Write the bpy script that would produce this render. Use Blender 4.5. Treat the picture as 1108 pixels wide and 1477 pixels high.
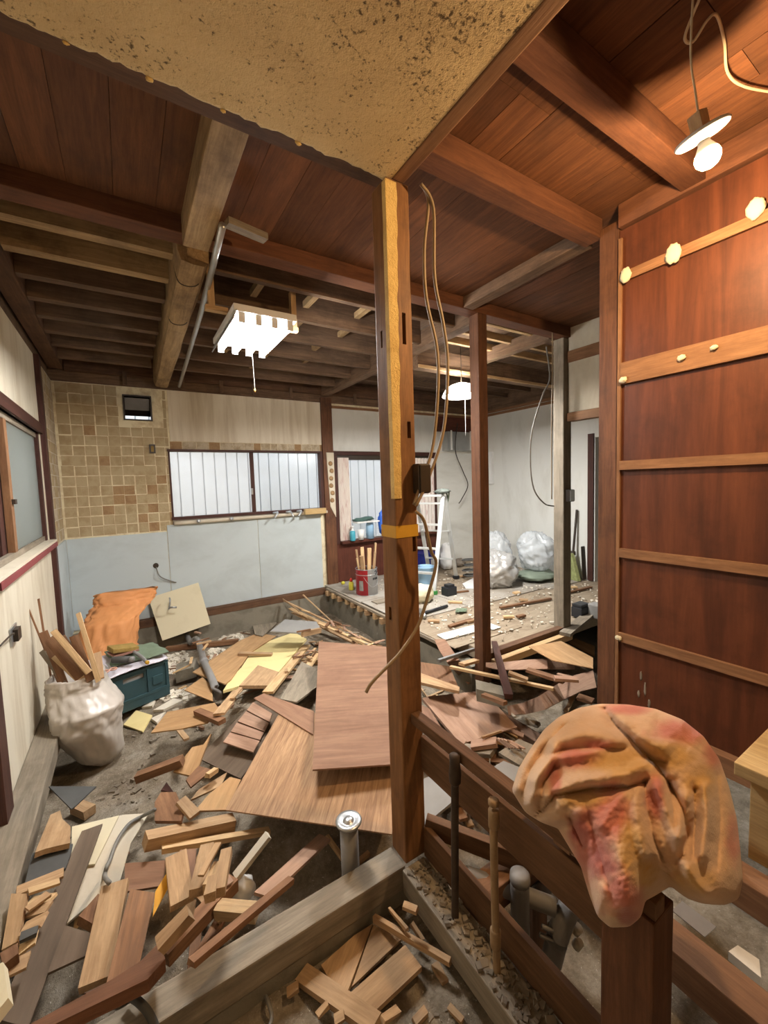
import bpy, bmesh, math, random
from mathutils import Vector, Matrix, noise
random.seed(7)
for o in list(bpy.data.objects): bpy.data.objects.remove(o)
SC = bpy.context.scene
COL = SC.collection
V = Vector

# ------------------------------------------------------------------ camera, sky, exposure
FPX, YAW, PITCH, ROLL = 589.81, .5608964, .0719476, -.0320831
CAM = V((0, 0, 1.48))
_w = V((math.sin(YAW)*math.cos(PITCH), math.cos(YAW)*math.cos(PITCH), -math.sin(PITCH)))
_r0 = V((math.cos(YAW), -math.sin(YAW), 0)); _u0 = _r0.cross(_w)
_r = _r0*math.cos(ROLL)+_u0*math.sin(ROLL); _u = _u0*math.cos(ROLL)-_r0*math.sin(ROLL)
cd = bpy.data.cameras.new('camera'); cam = bpy.data.objects.new('camera', cd); COL.objects.link(cam)
cd.sensor_fit = 'HORIZONTAL'; cd.sensor_width = 36; cd.lens = FPX/1108*36; cd.clip_start = .02
M = Matrix((_r, _u, -_w)).transposed().to_4x4(); M.translation = CAM
cam.matrix_world = M
SC.camera = cam
wd = bpy.data.worlds.new('sky'); SC.world = wd; wd.use_nodes = True
wd.node_tree.nodes['Background'].inputs[0].default_value = (.86, .92, 1, 1)
wd.node_tree.nodes['Background'].inputs[1].default_value = 2.9
SC.view_settings.view_transform = 'Standard'; SC.view_settings.look = 'None'
SC.view_settings.exposure = 0.25; SC.view_settings.gamma = 1
SC.view_settings.use_curve_mapping = False
E_TUBE, E_BULB, E_PEND = 210, 1800, 340

# ------------------------------------------------------------------ pixel -> place
def ray(x, y): return _r*((x-554)/FPX)-_u*((y-738.5)/FPX)+_w
def PX(ax, v, x, y):
    d = ray(x, y); return CAM+d*((v-CAM[ax])/d[ax])
def Z(x, y, z): return PX(2, z, x, y)
def DEP(x, y, D): return CAM+ray(x, y)*D
def K(ox, oy, s): return lambda x, y: (ox+x/s, oy+y/s)
ka, kb, kc, kd = K(240,820,2.916), K(0,1080,2.77), K(280,1120,2.77), K(590,860,3.574)
ke, kf, kg, kh = K(60,820,3.957), K(0,1160,4.659), K(180,1140,4.659), K(160,980,5.54)
ki, kj, kk, kl, km = K(240,850,4.617), K(590,900,4.104), K(580,1080,3.72), K(780,1230,3.378), K(400,1230,3.957)
def gauss(x, y, cx, cy, sx, sy): return math.exp(-((x-cx)/sx)**2-((y-cy)/sy)**2)
def ground_z(x, y):
    if y < 1.28 and x < .87: return -.15+.012*noise.noise(V((x*6, y*6, 3)))
    if x > .97 and y < 1.12: return -.55+.02*noise.noise(V((x*5, y*5, 0)))
    z = -.36
    z += .30*gauss(x, y, 1.05, 2.75, .7, .85)
    z += .16*gauss(x, y, -.15, 1.95, .55, .5)
    z += .10*gauss(x, y, .25, 4.0, .6, .8)
    z += .10*gauss(x, y, 1.7, 1.9, .5, .45)
    return z+.02*noise.noise(V((x*4, y*4, 0)))+.01*noise.noise(V((x*11, y*11, 5)))
def hit(x, y, dz=0):
    d = ray(x, y); t = .5
    while t < 12:
        p = CAM+d*t
        if p.z <= ground_z(p.x, p.y)+dz:
            a, b = t-.02, t
            for _ in range(12):
                m = (a+b)/2; q = CAM+d*m
                if q.z <= ground_z(q.x, q.y)+dz: b = m
                else: a = m
            return CAM+d*b
        t += .02
    return CAM+d*t

# ------------------------------------------------------------------ object helpers
WM = {}
def tag(o, label=None, cat=None, group=None, kind=None):
    if label: o['label'] = label
    if cat: o['category'] = cat
    if group: o['group'] = group
    if kind: o['kind'] = kind
    return o
def place(o, M, parent=None):
    COL.objects.link(o)
    WM[o.name] = M.copy()
    if parent is not None:
        o.parent = parent
        o.matrix_basis = WM[parent.name].inverted() @ M
    else: o.matrix_basis = M
    return o
def empty(name, loc, label, cat, group=None):
    o = bpy.data.objects.new(name, None); o.empty_display_size = .05
    place(o, Matrix.Translation(V(loc))); return tag(o, label, cat, group)
def mk(name, verts, faces, mat, M=None, parent=None, smooth=False, bev=0, weld=False):
    me = bpy.data.meshes.new(name); me.from_pydata([tuple(v) for v in verts], [], faces)
    bm = bmesh.new(); bm.from_mesh(me)
    if weld: bmesh.ops.remove_doubles(bm, verts=bm.verts, dist=1e-5)
    bmesh.ops.recalc_face_normals(bm, faces=bm.faces)
    if bev: bmesh.ops.bevel(bm, geom=list(bm.edges), offset=bev, segments=2, affect='EDGES', profile=.6)
    bm.to_mesh(me); bm.free()
    if mat is not None: me.materials.append(mat)
    if smooth: me.polygons.foreach_set('use_smooth', [True]*len(me.polygons))
    o = bpy.data.objects.new(name, me)
    return place(o, M if M is not None else Matrix.Identity(4), parent)
BF = [(0,1,3,2),(4,6,7,5),(0,4,5,1),(2,3,7,6),(0,2,6,4),(1,5,7,3)]
def bverts(l, w, h, j=0):
    return [V((x*l/2+random.uniform(-j,j), y*w/2+random.uniform(-j,j), z*h/2+random.uniform(-j,j)*.3)) for x in (-1,1) for y in (-1,1) for z in (-1,1)]
def frame(a, b, up=(0,0,1)):
    a, b = V(a), V(b); x = (b-a).normalized(); u = V(up)
    if abs(x.dot(u)) > .98: u = V((0,1,0)) if abs(x.y) < .9 else V((1,0,0))
    y = u.cross(x).normalized(); z = x.cross(y)
    m = Matrix((x, y, z)).transposed().to_4x4(); m.translation = (a+b)/2
    return m
def beam(name, a, b, w, h, mat, parent=None, up=(0,0,1), bev=0, j=0):
    return mk(name, bverts((V(b)-V(a)).length, w, h, j), BF, mat, frame(a, b, up), parent, bev=bev)
def box(name, x0, x1, y0, y1, z0, z1, mat, parent=None, bev=0, axis=None):
    """axis aligned box; local X along its longest side so that the grain follows it"""
    c = V(((x0+x1)/2, (y0+y1)/2, (z0+z1)/2)); s = V((x1-x0, y1-y0, z1-z0))
    ax = axis if axis is not None else max(range(3), key=lambda i: s[i])
    if ax == 0: m = Matrix.Identity(4); d = (s.x, s.y, s.z)
    elif ax == 1: m = Matrix(((0,-1,0),(1,0,0),(0,0,1))).to_4x4(); d = (s.y, s.x, s.z)
    else: m = Matrix(((0,0,-1),(0,1,0),(1,0,0))).to_4x4(); d = (s.z, s.y, s.x)
    m.translation = c
    return mk(name, bverts(*d), BF, mat, m, parent, bev=bev)
def prism(name, pts, t, mat, parent=None, flip=False, grain=None):
    """a flat or slightly warped board: polygon with thickness t below it"""
    pts = [V(p) for p in pts]; c = sum(pts, V())/len(pts)
    n = V()
    for i, p in enumerate(pts): n += (p-c).cross(pts[(i+1) % len(pts)]-c)
    n.normalize()
    if n.z < 0 and not flip: n = -n
    if grain is not None: e = V(grain)
    else: e = max((pts[(i+1) % len(pts)]-pts[i] for i in range(len(pts))), key=lambda v: v.length)
    x = (e-n*e.dot(n)).normalized(); y = n.cross(x)
    m = Matrix((x, y, n)).transposed().to_4x4(); m.translation = c
    mi = m.inverted(); k = len(pts)
    vs = [mi @ p for p in pts]+[mi @ (p-n*t) for p in pts]
    fs = [tuple(range(k)), tuple(range(2*k-1, k-1, -1))]+[(i, i+k, (i+1) % k+k, (i+1) % k) for i in range(k)]
    return mk(name, vs, fs, mat, m, parent)
def ribbon(name, cs, ws, t, mat, parent=None):
    """bent sheet: centre line cs, half-width vectors ws"""
    o0 = V(cs[len(cs)//2]); vs = []; fs = []
    for c, w in zip(cs, ws):
        c, w = V(c)-o0, V(w); vs += [c-w, c+w, c+w-V((0,0,t)), c-w-V((0,0,t))]
    for i in range(len(cs)-1):
        for q in range(4): a, b = i*4+q, i*4+(q+1) % 4; fs.append((a, b, b+4, a+4))
    n = len(cs)*4; fs += [(3,2,1,0), (n-4,n-3,n-2,n-1)]
    return mk(name, vs, fs, mat, Matrix.Translation(o0), parent)
def catmull(P, n=6):
    P = [V(p) for p in P]; out = []
    for i in range(len(P)-1):
        p0, p1, p2, p3 = P[max(i-1,0)], P[i], P[i+1], P[min(i+2,len(P)-1)]
        for k in range(n):
            t = k/n
            out.append(.5*((2*p1)+(p2-p0)*t+(2*p0-5*p1+4*p2-p3)*t*t+(3*p1-p0-3*p2+p3)*t**3))
    return out+[P[-1]]
def tube(name, P, r, mat, parent=None, n=8, smooth=6, rad=None):
    P = catmull(P, smooth) if smooth else [V(p) for p in P]
    o0 = P[0].copy(); vs = []; fs = []; up = V((0,0,1))
    for i, p in enumerate(P):
        d = (P[min(i+1,len(P)-1)]-P[max(i-1,0)]).normalized()
        if abs(d.dot(up)) > .95: up = V((1,0,0)) if abs(d.x) < .8 else V((0,1,0))
        x = d.cross(up).normalized(); y = d.cross(x)
        rr = rad[min(len(rad)-1, int(i*len(rad)/len(P)))] if rad else r
        for k in range(n):
            a = 2*math.pi*k/n; vs.append(p-o0+x*math.cos(a)*rr+y*math.sin(a)*rr)
    for i in range(len(P)-1):
        for k in range(n): fs.append((i*n+k, i*n+(k+1) % n, (i+1)*n+(k+1) % n, (i+1)*n+k))
    fs += [tuple(range(n)), tuple(range(len(vs)-1, len(vs)-n-1, -1))]
    return mk(name, vs, fs, mat, Matrix.Translation(o0), parent, smooth=True)
def lathe(name, prof, mat, M, parent=None, n=24, caps=True, smooth=True):
    vs = []; fs = []
    for r, z in prof:
        for k in range(n):
            a = 2*math.pi*k/n; vs.append((r*math.cos(a), r*math.sin(a), z))
    for i in range(len(prof)-1):
        for k in range(n): fs.append((i*n+k, i*n+(k+1) % n, (i+1)*n+(k+1) % n, (i+1)*n+k))
    if caps: fs += [tuple(range(n-1,-1,-1)), tuple(range(len(vs)-n, len(vs)))]
    o = mk(name, vs, fs, mat, M, parent, smooth=smooth); return o
def T(x, y=None, z=None): return Matrix.Translation(V(x) if y is None else V((x, y, z)))
def aim(loc, d):
    q = V(d).to_track_quat('Z', 'Y').to_matrix().to_4x4(); q.translation = V(loc); return q
def blob(name, c, r, mat, parent=None, amp=.2, freq=3, seed=0, n=28, m=18, flat=None, sharp=False):
    vs = []; fs = []; c = V(c)
    for i in range(m+1):
        th = math.pi*i/m
        for k in range(n):
            ph = 2*math.pi*k/n
            d = V((math.sin(th)*math.cos(ph), math.sin(th)*math.sin(ph), math.cos(th)))
            q = d*freq+V((seed*3.1, seed*1.7, seed))
            f = noise.noise(q)
            if sharp:
                w_ = q+V((.5*noise.noise(q*1.4), .5*noise.noise(q*1.4+V((5,0,0))), .5*noise.noise(q*1.4+V((0,7,0)))))
                f = .5*f+.30*(1-3*abs(noise.noise(w_*1.1)))+.16*(1-3*abs(noise.noise(w_*2.7)))+.07*(1-3*abs(noise.noise(w_*6)))
            p = V((d.x*r[0], d.y*r[1], d.z*r[2]))*(1+amp*f)
            if flat is not None and p.z < -flat: p.z = -flat+(p.z+flat)*.1
            vs.append(p)
    for i in range(m):
        for k in range(n): fs.append((i*n+k, i*n+(k+1) % n, (i+1)*n+(k+1) % n, (i+1)*n+k))
    return mk(name, vs, fs, mat, T(c), parent, smooth=True, weld=True)

# ------------------------------------------------------------------ materials
def srgb(c):
    return tuple((x/255/12.92 if x/255 <= .04045 else ((x/255+.055)/1.055)**2.4) for x in c)+(1,)
class N:
    def __init__(s, name):
        s.m = bpy.data.materials.new(name); s.m.use_nodes = True; s.t = s.m.node_tree; s.b = s.t.nodes['Principled BSDF']
    def n(s, ty, **kw):
        x = s.t.nodes.new(ty)
        for k, v in kw.items():
            if k.startswith('i_'): x.inputs[k[2:].replace('_', ' ')].default_value = v
            else: setattr(x, k, v)
        return x
    def l(s, a, b): s.t.links.new(a, b)
    def coords(s, scale=(1,1,1), rnd=True, gen=False):
        tc = s.n('ShaderNodeTexCoord'); mp = s.n('ShaderNodeMapping'); s.l(tc.outputs['Object'], mp.inputs['Vector'])
        mp.inputs['Scale'].default_value = scale
        if rnd:
            oi = s.n('ShaderNodeObjectInfo'); mu = s.n('ShaderNodeMath', operation='MULTIPLY'); mu.inputs[1].default_value = 37
            s.l(oi.outputs['Random'], mu.inputs[0]); s.l(mu.outputs[0], mp.inputs['Location']); s.oi = oi
        return mp.outputs[0]
    def noise(s, vec, scale, detail=4, rough=.6, dist=0):
        x = s.n('ShaderNodeTexNoise'); s.l(vec, x.inputs['Vector'])
        x.inputs['Scale'].default_value = scale; x.inputs['Detail'].default_value = detail
        x.inputs['Roughness'].default_value = rough; x.inputs['Distortion'].default_value = dist
        return x.outputs['Fac']
    def ramp(s, fac, stops):
        x = s.n('ShaderNodeValToRGB'); s.l(fac, x.inputs[0]); e = x.color_ramp.elements
        while len(e) < len(stops): e.new(.5)
        for q, (p, c) in zip(e, stops): q.position = p; q.color = c if len(c) == 4 else srgb(c)
        return x.outputs[0]
    def mix(s, fac, a, b, mode='MIX'):
        x = s.n('ShaderNodeMix', data_type='RGBA', blend_type=mode)
        for sock, v in ((x.inputs[0], fac), (x.inputs[6], a), (x.inputs[7], b)):
            if hasattr(v, 'is_output') or hasattr(v, 'links'): s.l(v, sock)
            else: sock.default_value = v
        return x.outputs[2]
    def bump(s, h, st=.3, d=.01):
        x = s.n('ShaderNodeBump'); s.l(h, x.inputs['Height']); x.inputs['Strength'].default_value = st; x.inputs['Distance'].default_value = d
        s.l(x.outputs[0], s.b.inputs['Normal'])
    def out(s, col, rough=.8, spec=.3):
        if hasattr(col, 'links'): s.l(col, s.b.inputs['Base Color'])
        else: s.b.inputs['Base Color'].default_value = col
        s.b.inputs['Roughness'].default_value = rough; s.b.inputs['Specular IOR Level'].default_value = spec
        return s.m
    def vary(s, col, amt=.25):
        """brightness and hue differ a little from piece to piece"""
        h = s.n('ShaderNodeHueSaturation'); s.l(col, h.inputs['Color'])
        mr = s.n('ShaderNodeMapRange'); s.l(s.oi.outputs['Random'], mr.inputs[0]); mr.inputs[3].default_value = 1-amt; mr.inputs[4].default_value = 1+amt
        s.l(mr.outputs[0], h.inputs['Value']); return h.outputs[0]
def wood(name, c1, c2, dirt=None, damt=.4, vary=.22, rough=.75, g=1.0, bump=.25):
    s = N(name); v = s.coords((1.2*g, 14*g, 14*g))
    a = s.noise(v, 2.2, 5, .6, .8); f = s.noise(v, 9, 4, .7)
    col = s.ramp(a, [(.3, c1), (.68, c2)])
    col = s.mix(.35, col, s.ramp(f, [(.3, (.25,.25,.25,1)), (.7, (1,1,1,1))]), 'MULTIPLY')
    if dirt:
        v2 = s.coords((1,1,1)); d = s.noise(v2, 3.5, 6, .7)
        col = s.mix(s.ramp(d, [(.48, (0,0,0,1)), (.7, (damt,damt,damt,1))]), col, srgb(dirt))
    col = s.vary(col, vary)
    s.bump(f, bump, .004)
    return s.out(col, rough, .25)
def plain(name, c, rough=.7, spec=.3, metal=0, nz=.12, sc=6, bump=0):
    s = N(name); v = s.coords(); f = s.noise(v, sc, 5, .65)
    lo = tuple(x*(1-nz) for x in srgb(c)[:3])+(1,); hi = tuple(min(1, x*(1+nz)) for x in srgb(c)[:3])+(1,)
    col = s.ramp(f, [(.3, lo), (.7, hi)])
    if bump: s.bump(f, bump, .01)
    m = s.out(col, rough, spec); s.b.inputs['Metallic'].default_value = metal; return m
def stained(name, c, stain, sc=(1,1,1), amt=.5, lo=.45, hi=.7, rough=.85, nsc=3, fine=None, bump=.15, bsc=40):
    s = N(name); v = s.coords(sc); f = s.noise(v, nsc, 6, .65, .4)
    col = s.mix(s.ramp(f, [(lo, (0,0,0,1)), (hi, (amt,amt,amt,1))]), srgb(c), srgb(stain))
    if fine:
        g = s.noise(s.coords(), fine[0], 3, .6); col = s.mix(s.ramp(g, [(fine[2], (0,0,0,1)), (fine[3], (1,1,1,1))]), col, srgb(fine[1]))
    s.bump(s.noise(s.coords(), bsc, 4, .7), bump, .01)
    return s.out(col, rough, .2)
def emit(name, c, st):
    s = N(name); e = s.n('ShaderNodeEmission'); e.inputs[0].default_value = c; e.inputs[1].default_value = st
    s.l(e.outputs[0], s.t.nodes['Material Output'].inputs[0]); return s.m
def glass(name, tint, clear, rough=.3):
    """thin pane: part see-through, part milky"""
    s = N(name); tr = s.n('ShaderNodeBsdfTransparent'); tr.inputs[0].default_value = tint
    tl = s.n('ShaderNodeBsdfTranslucent'); tl.inputs[0].default_value = tint
    gl = s.n('ShaderNodeBsdfGlossy'); gl.inputs['Roughness'].default_value = rough
    m1 = s.n('ShaderNodeMixShader'); m1.inputs[0].default_value = 1-clear
    s.l(tr.outputs[0], m1.inputs[1]); s.l(tl.outputs[0], m1.inputs[2])
    m2 = s.n('ShaderNodeMixShader'); m2.inputs[0].default_value = .06
    s.l(m1.outputs[0], m2.inputs[1]); s.l(gl.outputs[0], m2.inputs[2])
    s.l(m2.outputs[0], s.t.nodes['Material Output'].inputs[0]); return s.m

W_POST = wood('old_cedar_post', (116,80,50), (152,108,68), (72,50,36), .55, .06, .6)
W_POSTD = wood('dark_cedar_post', (86,56,38), (118,80,56), (50,36,28), .6, .08, .6)
W_BEAM = wood('old_beam', (84,60,44), (114,84,62), (56,38,30), .6, .1)
W_JOIST = wood('joist_brown', (92,72,56), (128,102,80), (50,38,30), .5, .15)
W_RED = wood('reddish_beam', (92,58,40), (120,78,54), (60,42,34), .5, .08)
W_PLANK = wood('ceiling_plank', (92,58,38), (122,80,52), (66,46,36), .5, .22)
W_LOG = wood('hewn_log', (140,114,80), (186,156,114), (74,54,38), .6, .05)
W_GREY = wood('weathered_sill', (128,118,102), (160,148,130), (92,80,66), .5, .05)
W_TAN = wood('tan_board', (162,130,96), (196,164,126), (120,86,56), .35, .16)
W_PALE = wood('pale_pine', (194,160,116), (222,190,146), (150,112,72), .3, .12)
W_BROWN = wood('brown_board', (118,84,60), (150,112,82), (76,50,36), .4, .18)
W_PLYRED = wood('red_plywood', (136,102,80), (162,126,102), (110,78,62), .45, .06, .7, .5, .1)
W_PLYPINK = wood('pink_plywood', (158,124,102), (184,150,126), (120,86,68), .4, .1, .7, .5, .1)
W_PLYLINE = wood('striped_plywood', (144,110,82), (196,158,120), (130,96,74), .25, .05, .7, 1.6, .2)
W_PLYTAN = wood('tan_plywood', (172,134,92), (196,158,114), (136,102,72), .4, .1, .75, .4, .1)
W_GRBRD = wood('grey_brown_board', (96,82,68), (118,102,86), (80,68,56), .3, .05, .8, .5, .1)
W_DARKRED = wood('dark_red_frame', (62,38,32), (86,54,46), (46,26,22), .5, .05, .55)
W_WALLPLY = wood('closet_plywood', (76,41,26), (106,60,37), (50,28,19), .5, .03, .5, .35, .06)
W_BATTEN = wood('batten', (126,90,62), (156,116,82), (100,66,44), .4, .08)
W_WAINS = wood('wainscot', (82,44,34), (104,60,46), (58,32,26), .4, .05, .5)
W_NUKI = wood('nuki_rail', (92,66,46), (122,90,64), (76,52,34), .5, .08)
W_CREAM = wood('cream_box_wood', (190,158,106), (214,184,132), (150,116,72), .35, .04)
W_FLPLY = stained('floor_plywood', (164,158,148), (128,116,100), (1,1,1), .7, .42, .66, .85, 3, (60, (96,86,74), .66, .8))
W_SUBFL = stained('subfloor', (154,140,120), (116,100,82), (1,3,1), .7, .42, .66, .85, 4, (45, (190,176,152), .68, .78))
def earth():
    s = N('mortar_ground'); v = s.coords(rnd=False)
    a = s.noise(v, 5, 8, .75, .3); b = s.noise(v, 28, 6, .75); c = s.noise(v, 90, 3, .6)
    col = s.ramp(a, [(.32, (104,92,76)), (.5, (146,134,116)), (.68, (176,166,150))])
    col = s.mix(.55, col, s.ramp(b, [(.3, (.35,.33,.30,1)), (.62, (1,1,1,1))]), 'MULTIPLY')
    col = s.mix(s.ramp(c, [(.66, (0,0,0,1)), (.72, (1,1,1,1))]), col, srgb((206,198,184)))
    s.bump(b, .8, .02); return s.out(col, .95, .2)
EARTH = earth()
CONC = stained('concrete', (132,126,112), (92,86,74), (1,1,1), .6, .45, .65, .9, 4, None, .3, 40)
def mouldy():
    s = N('plaster_ceiling'); v = s.coords(rnd=False)
    big = s.noise(v, 2.6, 5, .65, .5); fine = s.noise(v, 95, 3, .6); mid = s.noise(v, 9, 5, .7)
    col = s.mix(s.ramp(big, [(.4, (0,0,0,1)), (.7, (.5,.5,.5,1))]), srgb((216,192,146)), srgb((178,152,110)))
    m = s.n('ShaderNodeMath', operation='MULTIPLY_ADD'); s.l(mid, m.inputs[0]); m.inputs[1].default_value = .55
    s.l(fine, m.inputs[2]); m2 = s.n('ShaderNodeMath', operation='MULTIPLY_ADD'); s.l(big, m2.inputs[0]); m2.inputs[1].default_value = .45; s.l(m.outputs[0], m2.inputs[2])
    col = s.mix(s.ramp(m2.outputs[0], [(.50, (0,0,0,1)), (.5001, (0,0,0,1))]) if False else s.ramp(mr(s, m2.outputs[0], 1.12, 1.24), [(0, (0,0,0,1)), (1, (.85,.85,.85,1))]), col, srgb((66,52,38)))
    s.bump(s.noise(v, 60, 4, .75), .9, .012)
    return s.out(col, .9, .2)
def mr(s, sock, a, b):
    x = s.n('ShaderNodeMapRange'); s.l(sock, x.inputs[0]); x.inputs[1].default_value = a; x.inputs[2].default_value = b; return x.outputs[0]
PLASTER = mouldy()
BEIGE = stained('beige_wall', (210,202,182), (172,156,128), (1,3,.5), .6, .45, .7, .9, 2.5)
STAINW = stained('stained_plaster', (224,215,196), (184,166,138), (4,1,.3), .6, .44, .68, .9, 2.2)
WHITEW = stained('white_wall', (216,216,210), (186,184,174), (1.5,1.5,.5), .6, .5, .75, .9, 2)
BLUEP = stained('pale_blue_panel', (192,202,204), (164,172,172), (1,1,.6), .6, .5, .75, .7, 2, (14, (150,150,145), .74, .82), .03)
MORTAR = stained('tile_mortar', (230,220,188), (196,176,138), (1,1,1), .8, .45, .65, .95, 9, None, .6, 50)
TILEBED = stained('tile_bed', (184,166,132), (164,142,106), (1,1,1), .85, .44, .64, .95, 7, (55, (196,178,138), .68, .78), .6, 60)
TILERED = stained('bare_clay', (166,136,100), (140,108,76), (1,1,1), .8, .44, .64, .95, 9, None, .6, 60)
PALETILE = stained('scraped_plaster', (196,182,158), (158,138,108), (1,1,1), .8, .44, .64, .95, 12, None, .7, 60)
CREAMB = stained('cream_board', (214,204,174), (188,174,140), (1,1,1), .4, .5, .75, .8, 4, None, .05)
FOAM = stained('yellow_foam', (226,208,150), (204,182,122), (1,1,1), .4, .5, .75, .9, 5, None, .1)
OFFW = stained('off_white_panel', (206,196,176), (176,162,138), (1,1,1), .5, .5, .75, .85, 5, (60, (120,104,84), .74, .8), .08)
CHIP = plain('plaster_chip', (214,206,190), .9, .2, 0, .2)
GREYCHIP = plain('grey_rubble', (128,118,104), .95, .2, 0, .3, 6, .3)
DARK = plain('dark_void', (30,24,20), .95, .1)
SLATE = plain('black_slate', (74,74,72), .7, .3, 0, .2)
METAL = plain('galvanised', (176,178,178), .35, .5, .8, .1)
ALU = plain('aluminium', (206,208,206), .4, .5, .5, .06)
PIPEG = plain('grey_pvc', (128,126,124), .5, .4, 0, .1)
PIPEB = plain('tan_pipe', (150,124,92), .6, .3, 0, .2, 20)
PIPED = plain('rusty_pipe', (66,54,44), .7, .3, 0, .3, 20)
CABLE = plain('tan_cable', (142,122,94), .55, .35, 0, .1)
CABLEG = plain('grey_cable', (120,118,112), .55, .35, 0, .1)
CABLEW = plain('white_cable', (206,190,160), .55, .35, 0, .1)
BAKEL = plain('dark_box', (52,42,32), .5, .4, 0, .2)
TAPE = plain('yellow_tape', (196,150,50), .5, .4, 0, .15)
YPLAST = stained('yellow_plaster', (226,196,128), (198,160,96), (1,1,1), .6, .45, .7, .9, 20, None, .8, 90)
FWOOD = wood('cleat', (180,146,106), (204,172,130), None, .3, .05)
SACK = plain('woven_sack', (188,180,170), .34, .5, 0, .12, 3)
SACKD = plain('grey_sack', (120,110,98), .5, .4, 0, .15, 3)
TEAL = plain('teal_crate', (46,72,78), .45, .45, 0, .12)
ORANGE = plain('orange_cloth', (212,146,92), .65, .3, 0, .12, 4)
GREENCL = plain('green_cloth', (110,124,104), .9, .2, 0, .15, 8)
LILAC = plain('lilac_plastic', (206,202,212), .4, .4, 0, .08)
BLUEBAG = plain('blue_bag', (46,96,190), .45, .4, 0, .2)
BLUEBOX = plain('blue_box', (40,52,140), .4, .4, 0, .1)
LBLUE = plain('light_blue_bucket', (150,186,214), .4, .4, 0, .05)
REDCAN = plain('red_can', (150,34,40), .35, .5, .2, .1)
SILVER = plain('can_silver', (160,160,160), .35, .5, .6, .1)
SILVBAG = plain('silver_bag', (196,196,194), .3, .5, .35, .15, 4)
WHITEPL = plain('white_plastic', (222,222,220), .4, .4, 0, .05)
BLACKPL = plain('black_plastic', (36,38,42), .4, .4, 0, .1)
REDPL = plain('red_plastic', (200,52,44), .4, .4)
YELPL = plain('yellow_plastic', (206,196,70), .4, .4)
GREENPL = plain('green_plastic', (64,140,70), .4, .4)
TEALB = plain('teal_bottle', (70,160,180), .3, .5)
OCHRE = plain('sponge', (148,124,72), .95, .1, 0, .2, 20, .4)
ORSLIV = plain('amber_plastic', (255,182,60), .3, .5, 0, .1, 8)
STRAW = plain('broom_straw', (150,156,106), .9, .1, 0, .25, 30)
BATHGR = plain('grey_sheet', (138,136,132), .6, .3, 0, .1)
SLATW = plain('fence_slat', (232,236,240), .6, .3, 0, .03)
CURT = stained('curtain', (222,214,206), (172,120,116), (9,9,1.5), .7, .52, .66, .9, 2.5, None, .1)
GLASSC = glass('pane_clear', (.95,.96,.98,1), .95)
GLASSF = glass('pane_frosted', (.82,.83,.80,1), .12, .5)
GLASSM = glass('pane_misted', (.95,.95,.96,1), .87, .4)
def trans_bag():
    s = N('clear_bag'); s.b.inputs['Base Color'].default_value = srgb((216,222,226)); s.b.inputs['Roughness'].default_value = .25
    s.b.inputs['Alpha'].default_value = .55; return s.m
CLEARBAG = trans_bag()
TUBE_M = emit('tube_light', (1, .98, .96, 1), E_TUBE)
BULB_M = emit('bulb_light', (1, .66, .34, 1), E_BULB)
def shade_glass():
    s = N('milk_glass_shade'); tl = s.n('ShaderNodeBsdfTranslucent'); tl.inputs[0].default_value = (.9,.89,.86,1)
    df = s.n('ShaderNodeBsdfDiffuse'); df.inputs[0].default_value = (.85,.85,.83,1)
    m = s.n('ShaderNodeMixShader'); m.inputs[0].default_value = .35; s.l(tl.outputs[0], m.inputs[1]); s.l(df.outputs[0], m.inputs[2])
    s.l(m.outputs[0], s.t.nodes['Material Output'].inputs[0]); return s.m
SHADE_M = shade_glass()
PEND_M = emit('pendant_light', (1, .97, .93, 1), E_PEND)
FZ = .03
LX, BY, RX, CX = -.577, 5.43, 5.4, 2.15     # left wall, back wall, far right wall, closet wall

# ------------------------------------------------------------------ ground and foundations
def grid_ground():
    vs = []; fs = []; nx, ny = 130, 150
    x0, x1, y0, y1 = -.7, 3.6, -1.6, 5.5
    for j in range(ny+1):
        for i in range(nx+1):
            x = x0+(x1-x0)*i/nx; y = y0+(y1-y0)*j/ny; vs.append((x, y, ground_z(x, y)))
    for j in range(ny):
        for i in range(nx):
            a = j*(nx+1)+i; fs.append((a, a+1, a+nx+2, a+nx+1))
    return mk('ground', vs, fs, EARTH, smooth=True)
tag(grid_ground(), kind='structure')
g2 = mk('ground_outside', [(-30,-30,-.6),(30,-30,-.6),(30,30,-.6),(-30,30,-.6)], [(0,1,2,3)], CONC); tag(g2, kind='structure')
def struct(o): return tag(o, kind='structure')
struct(box('foundation_back', LX, 5.5, 5.33, 5.5, -.6, -.09, CONC))
struct(box('foundation_floor', 2.36, 2.48, 2.45, 5.33, -.6, -.09, CONC))
struct(box('foundation_left', LX-.1, LX+.04, -1.6, 5.33, -.6, -.10, CONC))
struct(box('foundation_front', LX+.04, .84, 1.235, 1.335, -.5, -.095, CONC))
def sill(name, x0, x1, y0, y1, z0, z1, mat, label, group=None):
    return tag(box(name, x0, x1, y0, y1, z0, z1, mat, bev=.006), label, 'sill beam', group)
sill('sill_beam', LX+.05, .82, 1.233, 1.333, -.095, 0, W_GREY, 'grey dusty sill beam running from yellow-taped post to left wall')
sill('sill_beam', .80, .905, -1.4, 1.225, -.095, 0, W_GREY, 'rubble-strewn sill beam under the two thin upright pipes')
sill('sill_beam', LX+.001, LX+.13, 1.36, 5.31, -.10, -.002, W_GREY, 'weathered sill beam along the foot of left beige wall')
sill('sill_beam', LX+.14, 2.34, 5.34, 5.428, -.09, -.003, W_BEAM, 'dark sill beam under the pale blue panels')
sill('sill_beam', 2.41, 3.42, 2.29, 2.36, -.04, .07, W_BEAM, 'brown floor sill between the two far posts')
sill('sill_beam', 2.41, 3.42, 2.22, 2.28, -.03, .03, W_PALE, 'pale batten lying along the brown floor sill')
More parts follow.
